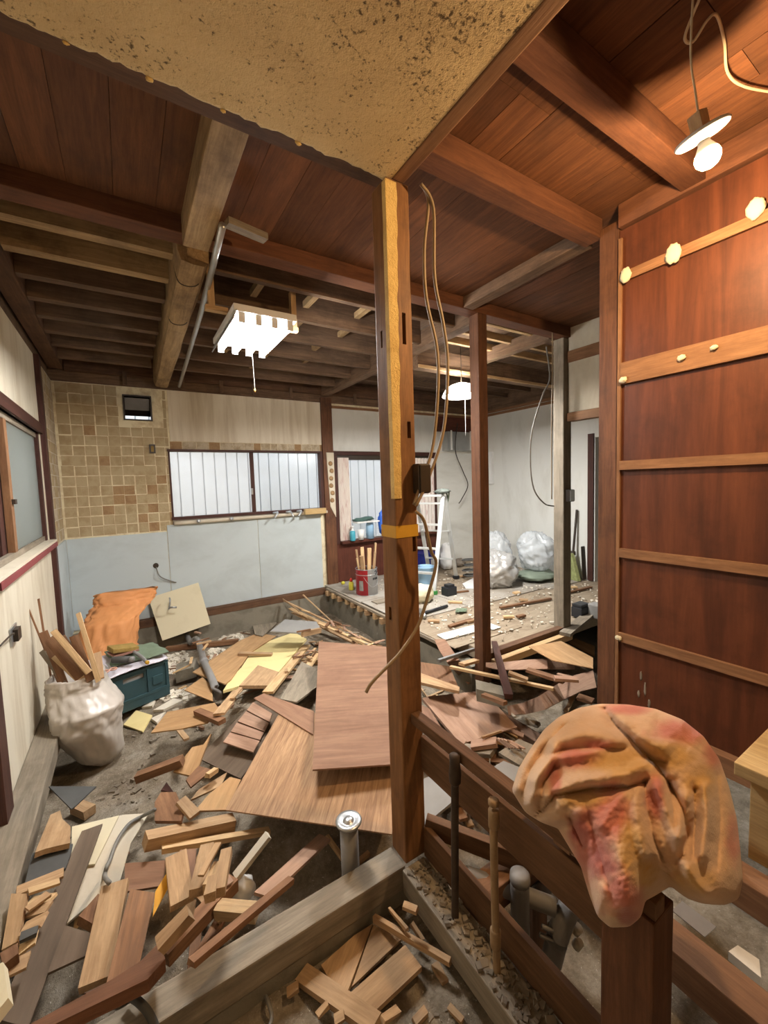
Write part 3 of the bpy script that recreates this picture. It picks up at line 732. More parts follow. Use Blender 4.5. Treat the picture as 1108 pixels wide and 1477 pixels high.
# pendant lamp of the far room
PP = V((3.02, 3.22, 2.36))
pd = empty('pendant_lamp', PP, 'white dome pendant lamp glowing in the far room', 'pendant lamp')
lathe('lamp_shade', [(.03,.12),(.06,.118),(.11,.10),(.16,.065),(.19,.02),(.2,-.01),(.196,-.012),(.185,.02),(.155,.06),(.105,.092),(.055,.11)], SHADE_M, T(PP), pd, n=36, caps=False)
lathe('lamp_ring', [(.16,-.005),(.165,.01),(.10,.03),(.02,.032),(.02,.012),(.10,.01),(.14,-.004)], PEND_M, T(PP), pd, n=30, caps=False)
tube('lamp_cord', [PP+V((0,0,.12)), PP+V((.003,0,.3)), PP+V((0,0,.58))], .004, BAKEL, pd)
tube('pull_cord', [PP+V((.05,.0,-.0)), PP+V((.052,0,-.2)), PP+V((.05,0,-.42))], .002, CABLEG, pd)
# grey metal hood on the far wall, vent, dark board above
o = empty('metal_hood', (4.9, BY, 1.95), 'grey metal extractor hood in the far white corner', 'hood')
hb = box('hood_body', 4.62, 5.22, BY-.16, BY-.011, 1.99, 2.30, METAL, o); box('hood_board', 4.5, 5.3, BY-.10, BY-.011, 2.31, 2.55, W_WAINS, o)
for xx in (4.68, 5.12): box('hood_strap', xx, xx+.03, BY-.17, BY-.161, 1.99, 2.32, WHITEPL, hb)
o = empty('wall_heater', (RX, 5.2, 1.5), 'white slatted heater panel on the far right wall', 'heater')
hb = box('heater_body', RX-.06, RX-.001, 4.98, 5.32, 1.40, 1.95, WHITEPL, o)
for k in range(7): box('heater_slat', RX-.068, RX-.0605, 5.0, 5.3, 1.44+k*.07, 1.48+k*.07, WHITEPL, hb)

# ------------------------------------------------------------------ raised floor of the far room
FZ = .03
FL = struct(box('floor', 2.49, 6.6, 2.37, BY-.015, -.08, FZ-.013, W_SUBFL, axis=0))
for (x0, x1, y0, y1, t, m) in ((2.34,3.55,4.35,5.40,.012,W_FLPLY),(2.36,3.25,3.42,4.34,.010,W_FLPLY),(3.26,4.6,3.38,4.0,.011,W_FLPLY),(4.61,5.38,3.3,4.35,.009,W_FLPLY),(3.56,4.6,4.36,5.4,.004,W_SUBFL),(2.33,3.2,2.62,3.41,.006,W_SUBFL),(4.61,5.38,4.36,5.4,.005,W_SUBFL)):
    box('floor_sheet', x0, x1, y0, y1, FZ-.0125, FZ-.0125+t+.001, m, FL, axis=0)
for k in range(9):
    yj = 3.75+k*.18
    tag(box('joist_end', 2.29+random.uniform(-.02,.02), 2.47, yj, yj+.05, -.075, -.012, W_PALE if k % 2 else W_TAN), 'sawn joist end under the edge of far floor', 'joist', 'joist ends under the far floor')
tag(box('edge_board', 2.31, 2.345, 2.7, 5.3, -.0115, FZ-.014, W_GREY), 'thin edge board along the lip of far floor', 'board')

# ------------------------------------------------------------------ debris: traced boards and sheets
random.seed(21)
# height map of the heap: every piece settles on what already lies below it
HR, HX0, HY0, HNX, HNY = .02, -.60, -.40, 215, 290
HM = [[ground_z(HX0+(i+.5)*HR, HY0+(j+.5)*HR) for i in range(HNX)] for j in range(HNY)]
for j in range(HNY):
    for i in range(HNX):
        x, y = HX0+(i+.5)*HR, HY0+(j+.5)*HR
        if x < LX+.13 or (1.233 < y < 1.333 and x < .82) or (.80 < x < .905 and y < 1.225): HM[j][i] = max(HM[j][i], .0)
        if x > 2.30 and y > 2.4: HM[j][i] = FZ if x > 2.34 else .017
        elif 2.40 < x < 3.43 and 2.22 < y < 2.36: HM[j][i] = .07
CLEAN = [[False]*HNX for _ in range(HNY)]
def cells(poly):
    xs = [p[0] for p in poly]; ys = [p[1] for p in poly]; out = []
    i0, i1 = max(0, int((min(xs)-HX0)/HR)), min(HNX-1, int((max(xs)-HX0)/HR))
    j0, j1 = max(0, int((min(ys)-HY0)/HR)), min(HNY-1, int((max(ys)-HY0)/HR))
    n = len(poly)
    for j in range(j0, j1+1):
        y = HY0+(j+.5)*HR
        for i in range(i0, i1+1):
            x = HX0+(i+.5)*HR; c = False; q = n-1
            for p in range(n):
                if (poly[p][1] > y) != (poly[q][1] > y) and x < (poly[q][0]-poly[p][0])*(y-poly[p][1])/(poly[q][1]-poly[p][1])+poly[p][0]: c = not c
                q = p
            if c: out.append((i, j))
    return out
def fitplane(cs):
    """the plane on which a rigid board comes to rest: over every height, lowest at its middle"""
    P = [(HX0+(i+.5)*HR, HY0+(j+.5)*HR, HM[j][i]) for i, j in cs]; n = len(P)
    mx, my = sum(p[0] for p in P)/n, sum(p[1] for p in P)/n
    P = [(p[0]-mx, p[1]-my, p[2]) for p in P]
    if n > 500: P = sorted(P, key=lambda p: -p[2])[:n//2]
    cost = lambda A, B: max([z-A*x-B*y for x, y, z in P])
    lim = min(.3, .4*1.55/math.hypot(mx, my)); A = B = 0.; c = cost(A, B); st = lim*.5
    while st > .008:
        k = min(((cost(A+da, B+db), A+da, B+db) for da, db in ((st,0),(-st,0),(0,st),(0,-st)) if math.hypot(A+da, B+db) < lim), default=(c, A, B))
        if k[0] < c-1e-5: c, A, B = k
        else: st *= .5
    return A, B, c-A*mx-B*my
def grow(P, e=.014):
    c = sum(P, V())/len(P); out = []
    for p in P:
        d = V((p.x-c.x, p.y-c.y, 0)); out.append(p+d.normalized()*e if d.length > 1e-5 else p)
    return out
def on_plane(q, A, B, C):
    d = ray(*q); t = (CAM.z-A*CAM.x-B*CAM.y-C)/(A*d.x+B*d.y-d.z); return CAM+d*t
def stamp(cs, A, B, C, clean):
    for i, j in cs:
        HM[j][i] = max(HM[j][i], A*(HX0+(i+.5)*HR)+B*(HY0+(j+.5)*HR)+C)
        if clean: CLEAN[j][i] = True
def sheet(k, pts, dz, t, mat, label, name='plywood_sheet', cat='plywood', group=None, parent=None, lift=0, zfix=None, grain=None):
    qs = [(k(p[0], p[1]) if k else (p[0], p[1])) for p in pts]
    if len(pts[0]) > 2:                      # leaning piece with known corner heights
        P = [Z(q[0], q[1], p[2]) for q, p in zip(qs, pts)]
        c = cells(grow(P))
        if c and not zfix:
            A, B, C = plane_of(P); up = max([0]+[HM[j][i]-(A*(HX0+(i+.5)*HR)+B*(HY0+(j+.5)*HR)+C-t) for i, j in c])
            up = min(up, .16)+.002; P = [on_plane(q, A, B, C+up) for q in qs]; stamp(cells(P), A, B, C+up, True)
    else:
        P = P0 = [hit(q[0], q[1], .03) for q in qs]; A = B = 0; C = P[0].z
        for _ in range(5):
            c = cells(grow(P))
            if not c: break
            A, B, C = fitplane(c); C += t+.002+lift; P = [on_plane(q, A, B, C) for q in qs]
            if max((a-b).length for a, b in zip(P, P0)) > .7:
                A = B = 0; C = sorted(HM[j][i] for i, j in cells(grow(P0)))[-1]+t+.002; P = [on_plane(q, A, B, C) for q in qs]; break
        for _ in range(3):                   # last look: nothing below may stick through
            v = max([0]+[HM[j][i]-(A*(HX0+(i+.5)*HR)+B*(HY0+(j+.5)*HR)+C-t-.001) for i, j in cells(grow(P))])
            C += min(v, .15); P = [on_plane(q, A, B, C) for q in qs]
        stamp(cells(grow(P, .006)), A, B, C, True)
    return tag(prism(name, P, t, mat, parent, grain=(P[grain[1]]-P[grain[0]]) if grain else None), label, cat, group)
def plane_of(P):
    c = sum(P, V())/len(P); n = V()
    for i, p in enumerate(P): n += (p-c).cross(P[(i+1) % len(P)]-c)
    return -n.x/n.z, -n.y/n.z, (n.dot(c))/n.z
def footprint(A, B, w):
    d = V((B.x-A.x, B.y-A.y, 0)); 
    if d.length < 1e-4: d = V((1,0,0))
    e = d.normalized()*.012; s = V((-d.y, d.x, 0)).normalized()*(w/2+.012); return [A-e+s, B+e+s, B+e-s, A-e-s]
def settle_line(A, B, w, t, f):
    """f(za, zb) gives the two ends for a pair of heights"""
    for _ in range(4):
        cs = cells(footprint(A, B, w))
        if not cs: return A, B, []
        d = V((B.x-A.x, B.y-A.y)); L2 = d.length_squared or 1e-6
        pr = [(((HX0+(i+.5)*HR-A.x)*d.x+(HY0+(j+.5)*HR-A.y)*d.y)/L2, HM[j][i]) for i, j in cs]
        m = min(.35, .4*1.55/math.hypot((A.x+B.x)/2, (A.y+B.y)/2))*math.sqrt(L2); top = lambda q: max([p[1]-q*p[0] for p in pr])+q*.5
        sl = 0.; c = top(sl); st = m*.5
        while st > m*.01:
            k = min((top(q), q) for q in (max(-m, sl-st), min(m, sl+st)))
            if k[0] < c-1e-5: c, sl = k
            else: st *= .5
        c = c-sl*.5+t/2+.003
        A, B = f(c, c+sl)
    return A, B, cells(footprint(A, B, w))
def stick(k, a, b, w, t, mat, dz=.03, label=None, name='wood_stick', j=.003, group=None, cat='stick'):
    qa, qb = (k(*a), k(*b)) if k else (a, b)
    keep = lambda q, z: Z(*q, z) if Z(*q, z).y < 5.26 else PX(1, 5.26, *q)      # stays inside the back foundation
    A, B, cs = settle_line(keep(qa, hit(*qa, .04).z), keep(qb, hit(*qb, .04).z), w, t, lambda za, zb: (keep(qa, za), keep(qb, zb)))
    for i, jj in cs:
        HM[jj][i] = max(HM[jj][i], max(A.z, B.z)+t/2 if abs(A.z-B.z) < .02 else A.z+(B.z-A.z)*max(0, min(1, ((HX0+(i+.5)*HR-A.x)*(B.x-A.x)+(HY0+(jj+.5)*HR-A.y)*(B.y-A.y))/((B.x-A.x)**2+(B.y-A.y)**2+1e-9)))+t/2)
    if label is None: label, group = LST
    return tag(beam(name, A, B, w, t, mat, j=min(j, t*.2)), label, cat, group)
MATN = {}; PLACED = []
def loose(n, x0, x1, y0, y1, where, group, lmin, lmax, mats, wmin=.015, wmax=.05):
    k = 0; tries = 0
    while k < n and tries < n*25:
        tries += 1
        x, y = random.uniform(x0,x1), random.uniform(y0,y1); a = random.uniform(0, 3.14); l = random.uniform(lmin,lmax)/2
        d = V((math.cos(a), math.sin(a), 0))*l; A = V((x,y,0))-d; B = V((x,y,0))+d
        if not (-.40 < min(A.x,B.x) and max(A.x,B.x) < 2.24 and 1.37 < min(A.y,B.y) and max(A.y,B.y) < 5.25): continue
        w = random.uniform(wmin,wmax); t = random.uniform(.005,.016)
        e_ = (B-A).normalized()*.03
        if any(CLEAN[j][i] for i, j in cells(footprint(A-e_, B+e_, w+.05))): continue
        A, B, cs = settle_line(A, B, w, t, lambda za, zb: (V((A.x,A.y,za)), V((B.x,B.y,zb))))
        d2 = (B.x-A.x)**2+(B.y-A.y)**2; ends = set()
        for i, jj in cs:                         # a stick must bear near both ends
            u = ((HX0+(i+.5)*HR-A.x)*(B.x-A.x)+(HY0+(jj+.5)*HR-A.y)*(B.y-A.y))/d2
            if A.z+(B.z-A.z)*u-t/2-HM[jj][i] < .012: ends.add(-1 if u < .42 else 1 if u > .58 else 0)
        if not {-1, 1} <= ends: continue
        for i, jj in cs: HM[jj][i] = max(HM[jj][i], max(A.z, B.z)+t/2)
        m = random.choice(mats); nm = MATN[m.name]
        tag(beam('wood_stick', A, B, w, t, m, j=min(.005, t*.2)), ('long ' if l > .15 else 'short ')+nm+where, 'stick', ('long ' if l > .15 else 'short ')+nm+group)
        k += 1; PLACED.append(1)
MATN.update({W_TAN.name: 'tan stick ', W_PALE.name: 'pale stick ', W_BROWN.name: 'brown stick ', W_PLYPINK.name: 'pinkish stick ', W_GREY.name: 'grey stick '})
MIX = (W_TAN, W_TAN, W_PALE, W_BROWN, W_BROWN, W_PLYPINK, W_GREY)
for poly in ([(460,925),(585,935),(598,1100),(451,1110)], [(412,1012),(325,1168),(565,1203),(600,1085)]):      # the two big sheets will lie here
    for z_ in (-.05, .08):
        for i, j in cells([Z(*q, z_) for q in poly]): CLEAN[j][i] = True
random.seed(5)
loose(36, .45, 2.1, 2.2, 4.3, 'loose in the big debris heap', 'in the big heap', .15, .5, MIX)
loose(9, -.40, .75, 1.40, 2.1, 'loose in the pit behind the front sill', 'behind the front sill', .2, .5, MIX)
loose(30, 1.0, 2.15, 1.4, 2.3, 'loose in the pit beyond the rails', 'beyond the rails', .15, .4, MIX)
stick(ki, (70,560), (200,520), .18, .10, CONC, 0, 'squat concrete block between crate and drain pipe', 'concrete_block', .01, cat='block')
# --- middle heap
GBP = sheet(None, [(380,1000),(285,1093),(347,1123),(432,1022)], .09, .008, W_GRBRD, 'grey-brown panel with slats lying across it')
L = [(365,562),(335,600),(296,648),(268,690),(235,735)]; R_ = [(445,610),(432,650),(410,690),(392,725),(362,778)]
for i in range(4):
    a, b, c, d = L[i], R_[i], R_[i+1], L[i+1]
    d2 = (d[0]+(a[0]-d[0])*.12, d[1]+(a[1]-d[1])*.12); c2 = (c[0]+(b[0]-c[0])*.12, c[1]+(b[1]-c[1])*.12)
    sheet(ka, [a, b, c2, d2], .135, .008, W_PLYPINK, None, 'slat', None, parent=GBP)
sheet(ki, [(378,675),(430,590),(500,520),(570,415),(640,360),(850,285),(935,330),(740,560),(610,505),(480,645)], .07, .02, FOAM, 'pale yellow insulation board with ragged edge', 'insulation_board', 'insulation')
sheet(ki, [(175,550),(490,340),(610,290),(730,310),(560,420),(430,600),(390,630)], .04, .01, W_PLYTAN, 'tan plywood sheet behind the yellow insulation')
sheet(ki, [(120,670),(240,585),(300,640),(310,745)], .04, .008, W_PLYTAN, 'small tan plywood corner under the grey pipe')
sheet(ki, [(485,640),(610,505),(750,550),(680,640)], .12, .025, W_TAN, 'square tan board end resting on yellow insulation', 'board', 'board')
stick(ki, (480,428), (705,432), .05, .02, W_TAN, .10, 'curved tan offcut lying on yellow insulation')
stick(ki, (935,375), (675,690), .075, .018, W_PALE, .12, 'wide pale board leaning beside the insulation', 'board', cat='board')
stick(ki, (1000,430), (810,725), .06, .018, W_PALE, .12, 'narrower pale board next to red-brown sheet', 'board', cat='board')
sheet(ki, [(900,480),(1000,530),(1000,650),(870,750),(760,730)], .09, .01, W_GREY, 'weathered board between the two pale boards', 'board', 'board')
for i, (a, b, w) in enumerate((((495,135),(905,330),.03), ((520,168),(860,325),.05), ((530,185),(800,318),.04), ((545,178),(880,345),.03), ((575,110),(705,232),.015), ((640,230),(900,340),.035), ((490,128),(560,180),.012))):
    stick(ka, a, b, w, .012, W_PALE if i % 2 else W_TAN, .13+.02*i, 'long splinter of the shattered tan plank before floor edge', 'wood_splinter', .006, group='splinters of the shattered plank', cat='splinter')
sheet(ki, [(560,190),(690,100),(735,225),(640,310),(590,300)], .08, .012, W_GREY, 'grey triangular board standing in the rubble', 'board', 'board')
sheet(ki, [(690,280),(790,200),(1000,215),(1030,265),(900,290)], .07, .012, BATHGR, 'flat grey-green board behind yellow insulation', 'board', 'board')
stick(ki, (905,300), (1025,272), .03, .05, W_TAN, .05, 'tan block edge under the grey-green board')
stick(ki, (0,398), (480,345), .05, .05, W_BROWN, .05, 'long brown batten lying in front of cream cabinet door', 'batten', cat='batten')
# grey drain pipe
def over(q, r):
    """first point along the view of pixel q that lies r above the heap"""
    d = ray(*q); t = .6
    while t < 9:
        p = CAM+d*t; i, j = int((p.x-HX0)/HR), int((p.y-HY0)/HR)
        h = max(HM[max(0,min(HNY-1,b))][max(0,min(HNX-1,a))] for a in (i-1, i, i+1) for b in (j-1, j, j+1))
        if p.z <= h+r: return V((p.x, p.y, h+r))
        t += .005
    return p
def mark(P, r):
    for a_, b_ in zip(P, P[1:]):
        for i, j in cells(footprint(a_, b_, 2*r)): HM[j][i] = max(HM[j][i], max(a_.z, b_.z)+r)
PIP = [over(ki(x,y), .034) for x, y in ((120,300),(140,328),(160,355),(190,385),(215,415),(250,480),(275,535),(300,590),(325,655),(350,720))]
for _ in range(2): PIP = [PIP[0]]+[V((p.x, p.y, max(p.z, (a.z+b.z)/2))) for a, p, b in zip(PIP, PIP[1:], PIP[2:])]+[PIP[-1]]
o = tag(tube('drain_pipe', PIP, .03, PIPEG, smooth=2), 'grey drain pipe lying bent in white rubble', 'pipe')
lathe('pipe_collar', [(.036,-.04),(.037,.04)], PIPEG, aim(PIP[5], PIP[6]-PIP[4]), o, n=16)
mark(PIP, .034)
# --- left of the heap
sheet(kh, [(320,425),(450,260),(830,185),(870,250),(770,345),(560,395)], .05, .008, W_PLYTAN, 'pointed tan plywood sheet lying on grey mortar')
stick(kh, (540,400), (605,480), .03, .012, W_TAN, .05, 'tiny tan chip beside the pointed plywood')
stick(kh, (690,255), (890,340), .05, .03, W_BROWN, .12, 'brown offcut lying over the pointed plywood')
stick(kh, (1015,90), (865,280), .07, .015, W_TAN, .12, 'tan board standing behind the grey-brown panel', 'board', cat='board')
sheet(kh, [(498,735),(650,540),(740,520),(800,430),(700,700),(640,770)], .07, .012, W_PLYTAN, 'golden split board beside the round brown stick', 'board', 'board')
stick(kh, (205,785), (572,645), .05, .04, W_BROWN, .04, 'round-edged brown stick on grey mortar')
sheet(kh, [(600,800),(700,690),(810,720),(640,860)], .05, .01, W_BROWN, 'brown board end below the golden split board', 'board', 'board')
sheet(kh, [(640,960),(700,880),(930,740),(880,850)], .06, .01, W_TAN, 'curved tan strip beneath the grey-brown panel', 'board', 'board')
sheet(kh, [(670,1050),(780,920),(950,780),(1040,800),(930,1040)], .03, .008, W_PLYTAN, 'broad curved tan sheet tucked under striped plywood')
stick(kh, (770,770), (840,720), .03, .02, W_PALE, .08, 'small pale peg under the grey-brown panel')
sheet(kh, [(350,980),(400,900),(520,900),(580,1050),(560,1130),(350,1130)], .06, .015, W_BROWN, 'brown cabinet board with chipped edge', 'board', 'board')
sheet(kh, [(445,820),(505,905),(400,885)], .09, .02, W_DARKRED, 'dark triangular wedge on the mortar', 'wedge', 'wedge')
stick(kh, (560,965), (670,1090), .045, .02, W_TAN, .08, 'tan stick leaning on the brown cabinet board')
sheet(kh, [(100,360),(200,245),(330,285),(255,415)], .03, .012, FOAM, 'greenish-yellow tile fragment beside the sack', 'tile_fragment', 'tile')
sheet(kh, [(335,245),(500,150),(575,165),(420,240)], .04, .02, CHIP, 'long white plaster shard by the teal crate', 'plaster_shard', 'plaster')
sheet(kh, [(320,310),(440,255),(370,345)], .03, .02, CHIP, 'triangular white plaster shard by yellow tile', 'plaster_shard', 'plaster')
sheet(kh, [(245,220),(360,145),(330,210)], .03, .02, CHIP, 'grey-white plaster shard touching the teal crate', 'plaster_shard', 'plaster')
sheet(kb, [(195,150),(385,150),(300,230),(285,240)], .05, .006, SLATE, 'black roofing sheet flap below the sack', 'roofing_sheet', 'roofing')
stick(kb, (300,230), (360,255), .06, .05, W_TAN, .06, 'short brown block by the black roofing flap')
# --- bottom left
sheet(kg, [(370,400),(480,390),(470,640),(400,690)], .05, .012, W_PLYRED, 'mauve-brown scrap right of the amber sliver', 'board', 'board')
sheet(kg, [(0,490),(270,470),(250,640),(0,680)], .05, .012, W_PLYRED, 'mauve-brown board behind russet board', 'board', 'board')
sheet(kf, [(485,155),(830,70),(1000,60),(880,260),(800,540),(640,640),(440,810),(480,300)], .06, .012, OFFW, 'dirty off-white panel lying under the long grey board', 'panel', 'panel')
sheet(kf, [(484,150),(800,75),(640,400),(480,420)], .075, .01, CREAMB, 'cream corner of board beneath the long grey board', 'panel', 'panel')
sheet(kf, [(550,180),(690,130),(190,1500),(-30,1440)], .13, .012, W_GRBRD, 'long flat grey-brown board sloping past the left wall', 'board', 'board')
sheet(kf, [(215,330),(300,295),(490,265),(470,350),(440,430),(165,540)], .09, .01, SLATE, 'cracked black slate on wood scraps', 'slate', 'slate')
sheet(kf, [(235,325),(340,70),(405,40),(420,100),(475,150),(470,260),(300,300)], .06, .02, W_TAN, 'rough tan plank end by the black slate', 'board', 'board')
LST = ('split tan lath in the stack between left sill and grey board', 'laths in the left stack')
for a, b, w, dz in (((110,590),(430,460),.045,.09), ((190,668),(350,642),.045,.07), ((140,745),(330,690),.04,.06), ((150,850),(300,770),.05,.08), ((130,975),(245,890),.05,.07), ((60,1110),(190,1050),.05,.05), ((190,590),(400,520),.03,.06), ((180,710),(330,600),.03,.04)):
    stick(kf, a, b, w, .009, random.choice((W_TAN, W_PALE)), dz)
stick(kf, (140,900), (250,850), .03, .012, SLATE, .085, 'thin black slate strip in the lath stack', 'slate_strip', cat='slate')
sheet(kf, [(75,600),(180,600),(120,920),(10,980)], .10, .02, W_TAN, 'wide tan plank against the left sill', 'board', 'board')
sheet(kf, [(0,1000),(120,930),(125,1000),(20,1080)], .06, .03, W_BROWN, 'brown board end at foot of the wide tan plank', 'board', 'board')
sheet(kf, [(-60,1100),(20,1060),(55,1300),(-40,1420)], .10, .03, CREAMB, 'cream panel end beside the long grey board', 'panel', 'panel')
stick(kf, (540,690), (500,960), .02, .012, W_PALE, .09, 'thin pale lath beside the tan plank')
sheet(kf, [(530,750),(660,600),(710,640),(670,830)], .11, .03, W_BROWN, 'brown mitred block behind the tan plank', 'block', 'block')
sheet(kf, [(320,1135),(440,812),(650,880),(645,985)], .07, .01, W_GRBRD, 'grey-brown sheet under the thin pale lath')
stick(kf, (775,540), (640,1210), .085, .025, W_TAN, .14, 'smooth tan plank tilted over brown boards', 'board', .002, cat='board')
sheet(kb, [(520,560),(622,575),(560,850),(425,935)], .11, .02, W_POST, 'smooth russet board next to the tan plank', 'board', 'board')
sheet(kb, [(425,935,-.05),(560,850,-.05),(640,770,-.05),(660,840,-.03),(590,920,-.02),(220,1100,-.02),(120,1100,-.05)], .06, .03, W_POSTD, 'broad dark brown board by the front sill', 'board', 'board')
# --- middle foreground
ww = blob('plastic_wad', over(kg(800,690), .035), (.045,.045,.045), WHITEPL, None, .22, 2.2, 4); tag(ww, 'crumpled white plastic wad behind the front sill', 'plastic wad')
mark([over(kg(790,690), .035), over(kg(810,690), .035)], .045)
stick(kg, (135,345), (730,215), .06, .05, W_TAN, .14, 'square tan batten across the foreground scraps', 'batten', cat='batten')
stick(kg, (250,395), (970,270), .03, .02, W_PALE, .17, 'slim pale lath above the amber sliver', cat='lath')
stick(kg, (345,440), (385,760), .07, .02, W_TAN, .09, 'tan board end behind the amber sliver', 'board', cat='board')
LST = ('short upright-lying peg of pale wood right of amber sliver', 'pegs by the amber sliver')
for a, b, w in (((555,380),(487,690),.05), ((625,500),(555,660),.03), ((682,410),(628,690),.035), ((590,600),(570,720),.03), ((450,760),(425,850),.03)):
    stick(kg, a, b, w, .025, random.choice((W_PALE, W_TAN)), .11)
sheet(kg, [(380,395,.10),(205,680,.07),(188,850,.05),(310,620,.07)], 0, .003, ORSLIV, 'bright amber plastic sliver sticking up from scraps', 'plastic_sliver', 'plastic', zfix=True)
stick(kg, (965,300), (745,580), .035, .02, OFFW, .17, 'grey-white painted lath leaning toward the vent pipe', cat='lath')
stick(kg, (735,615), (265,1120), .05, .05, W_BROWN, .10, 'long brown batten slanting toward the front sill', 'batten', cat='batten')
stick(kg, (440,825), (235,1045), .04, .03, W_TAN, .10, 'tan batten beside the long slanting brown batten', 'batten', cat='batten')
stick(kg, (620,800), (890,826), .045, .045, W_PALE, .08, 'stubby pale block behind the front sill', 'block', cat='block')
sheet(kc, [(240,462),(500,228),(545,250),(300,480)], .16, .01, W_PLYPINK, 'pinkish plank sloping up under the striped plywood', 'board', 'board')
stick(kc, (-10,745), (390,412), .025, .015, W_BROWN, .17, 'long reddish lath over the front sill', cat='lath')
stick(kc, (530,240), (625,372), .02, .02, W_PALE, .12, 'pale lath beside the vent pipe', cat='lath')
stick(kc, (650,350), (700,305), .02, .02, W_TAN, .1, 'tiny stick between vent pipe and post')
tag(tube('hose', [over(p, .010) for p in (kf(1040,40), kf(960,80), kf(880,130), kf(830,185), kf(790,250), kf(760,315), kf(740,380), kf(718,430), kf(705,480), kf(718,515), kf(740,540))], .008, CABLEG), 'grey hose curling across the off-white panel', 'hose')
# vent pipe with round metal cap
VP = Z(503, 1184, .155)
o = empty('vent_pipe', (VP.x, VP.y, ground_z(VP.x, VP.y)), 'upright grey vent pipe with round metal flange by post', 'pipe')
lathe('pipe', [(.036,ground_z(VP.x,VP.y)-.02-VP.z),(.036,-.006)], PIPEG, T(VP), o, n=20)
lathe('flange', [(.01,-.005),(.05,-.005),(.052,0),(.05,.004),(.036,.007),(.026,.001),(.022,.001),(.018,.008),(.008,.012),(.001,.012)], METAL, T(VP), o, n=28)
# --- foreground in front of the sill
GM = 'boards in front of the grey sill'
sheet(km, [(250,640),(440,470),(545,405),(400,795),(310,745)], .03, .015, W_TAN, 'tan board with torn end before the grey sill', 'board', 'board')
sheet(km, [(548,412),(712,490),(425,765)], .03, .015, W_TAN, 'triangular tan board before the grey sill', 'board', 'board')
sheet(km, [(420,795),(730,525),(825,650),(555,905)], .03, .015, W_TAN, 'tan board with round knot hole before the grey sill', 'board', 'board')
stick(km, (140,690), (570,985), .055, .02, W_TAN, .055, 'heavy tan stick lying across the knot-hole board', 'batten', cat='batten')
stick(km, (555,372), (985,625), .018, .02, W_TAN, .04, 'thin tan lath above the knot-hole board', cat='lath')
LST = ('small broken wood bit in front of the grey sill', 'wood bits before the grey sill')
for a, b in (((640,320),(740,440)), ((720,300),(800,330)), ((230,930),(290,860)), ((330,960),(380,930)), ((770,400),(830,500)), ((850,900),(780,970)), ((600,960),(690,900)), ((900,640),(960,740)), ((60,800),(120,760)), ((980,880),(1060,960))):
    stick(km, a, b, random.uniform(.012,.03), .012, W_TAN, .02)
tag(tube('hose', [Z(185,1435,.03), Z(200,1445,.035), Z(215,1462,.02), Z(228,1490,-.02)], .011, SLATE), 'stub of black hose crossing the front sill', 'hose')
tag(tube('hose', [hit(*p, .02) for p in ((372,1420),(385,1440),(392,1470),(380,1495))], .006, CABLEG), 'thin curved wire on the earth before the sill', 'wire')
# --- right of the taped post
sheet(kj, [(100,430),(440,395),(640,610),(340,700)], .14, .006, W_PLYPINK, 'square pinkish plywood sheet beyond the rail')
sheet(kj, [(78,440),(110,432),(340,690),(318,722)], .12, .02, W_PLYPINK, 'long pink edge strip beside square plywood', 'board', 'board')
sheet(kj, [(75,480),(120,500),(260,720),(75,560)], .07, .01, W_PLYRED, 'reddish board underneath the long pink strip', 'board', 'board')
sheet(kj, [(70,225),(240,250),(300,390),(75,325)], .16, .008, W_BROWN, 'brown plywood scrap right behind the taped post')
sheet(kj, [(70,290),(300,372),(297,398),(70,345)], .17, .02, W_TAN, 'tan plank edge under brown plywood scrap', 'board', 'board')
def strip(k, cl, wpx, dz, t, mat, label):
    cs = []; ws = []
    for i, p in enumerate(cl):
        qa, qb = k(p[0]-wpx[i][0], p[1]-wpx[i][1]), k(p[0]+wpx[i][0], p[1]+wpx[i][1])
        a, b = hit(*qa, dz+p[2]), hit(*qb, dz+p[2])
        for _ in range(3):
            m = (a+b)/2; ii, jj = int((m.x-HX0)/HR), int((m.y-HY0)/HR)
            h = max([HM[y][x] for x in range(ii-2, ii+3) for y in range(jj-2, jj+3) if 0 <= x < HNX and 0 <= y < HNY] or [0])+.01+p[2]*.5
            a, b = Z(*qa, h), Z(*qb, h)
        cs.append((a+b)/2); ws.append((b-a)/2)
    for i in range(len(cs)-1):
        for p in cells([cs[i]-ws[i], cs[i]+ws[i], cs[i+1]+ws[i+1], cs[i+1]-ws[i+1]]): HM[p[1]][p[0]] = max(HM[p[1]][p[0]], max(cs[i].z, cs[i+1].z)); CLEAN[p[1]][p[0]] = True
    return tag(ribbon('plywood_strip', cs, ws, t, mat), label, 'plywood')
strip(kj, [(182,90,.16),(215,150,.14),(262,220,.10),(330,300,.05),(370,345,.02)], [(32,0),(36,-5),(35,-8),(28,-10),(20,-10)], .08, .005, W_PLYRED, 'curling reddish plywood strip by the floor edge')
strip(kj, [(455,240,.05),(540,250,.08),(680,240,.08),(820,235,.06),(985,255,.03)], [(0,-12),(-5,-22),(0,-28),(0,-30),(0,-12)], .12, .005, W_PLYPINK, 'long pale curved plywood strip beyond the middle post')
strip(kj, [(585,512,.02),(680,500,.05),(790,465,.09),(900,400,.13),(1000,350,.16),(1100,325,.18)], [(-4,-26),(-10,-32),(-18,-38),(-22,-44),(-18,-48),(-10,-50)], .10, .005, W_PLYPINK, 'large warped pinkish plywood strip running to closet post')
sheet(kj, [(710,135),(900,100),(1090,200),(1090,262),(850,215)], .10, .006, W_PLYTAN, 'tan plywood sheet with groove near closet post')
sheet(kj, [(940,110),(985,85),(1100,130),(1100,195)], .13, .006, W_PLYTAN, 'second tan plywood sheet touching closet post')
sheet(kj, [(395,330),(560,370),(565,425),(400,385)], .08, .08, CONC, 'grey-green concrete footing below middle post', 'footing', 'footing')
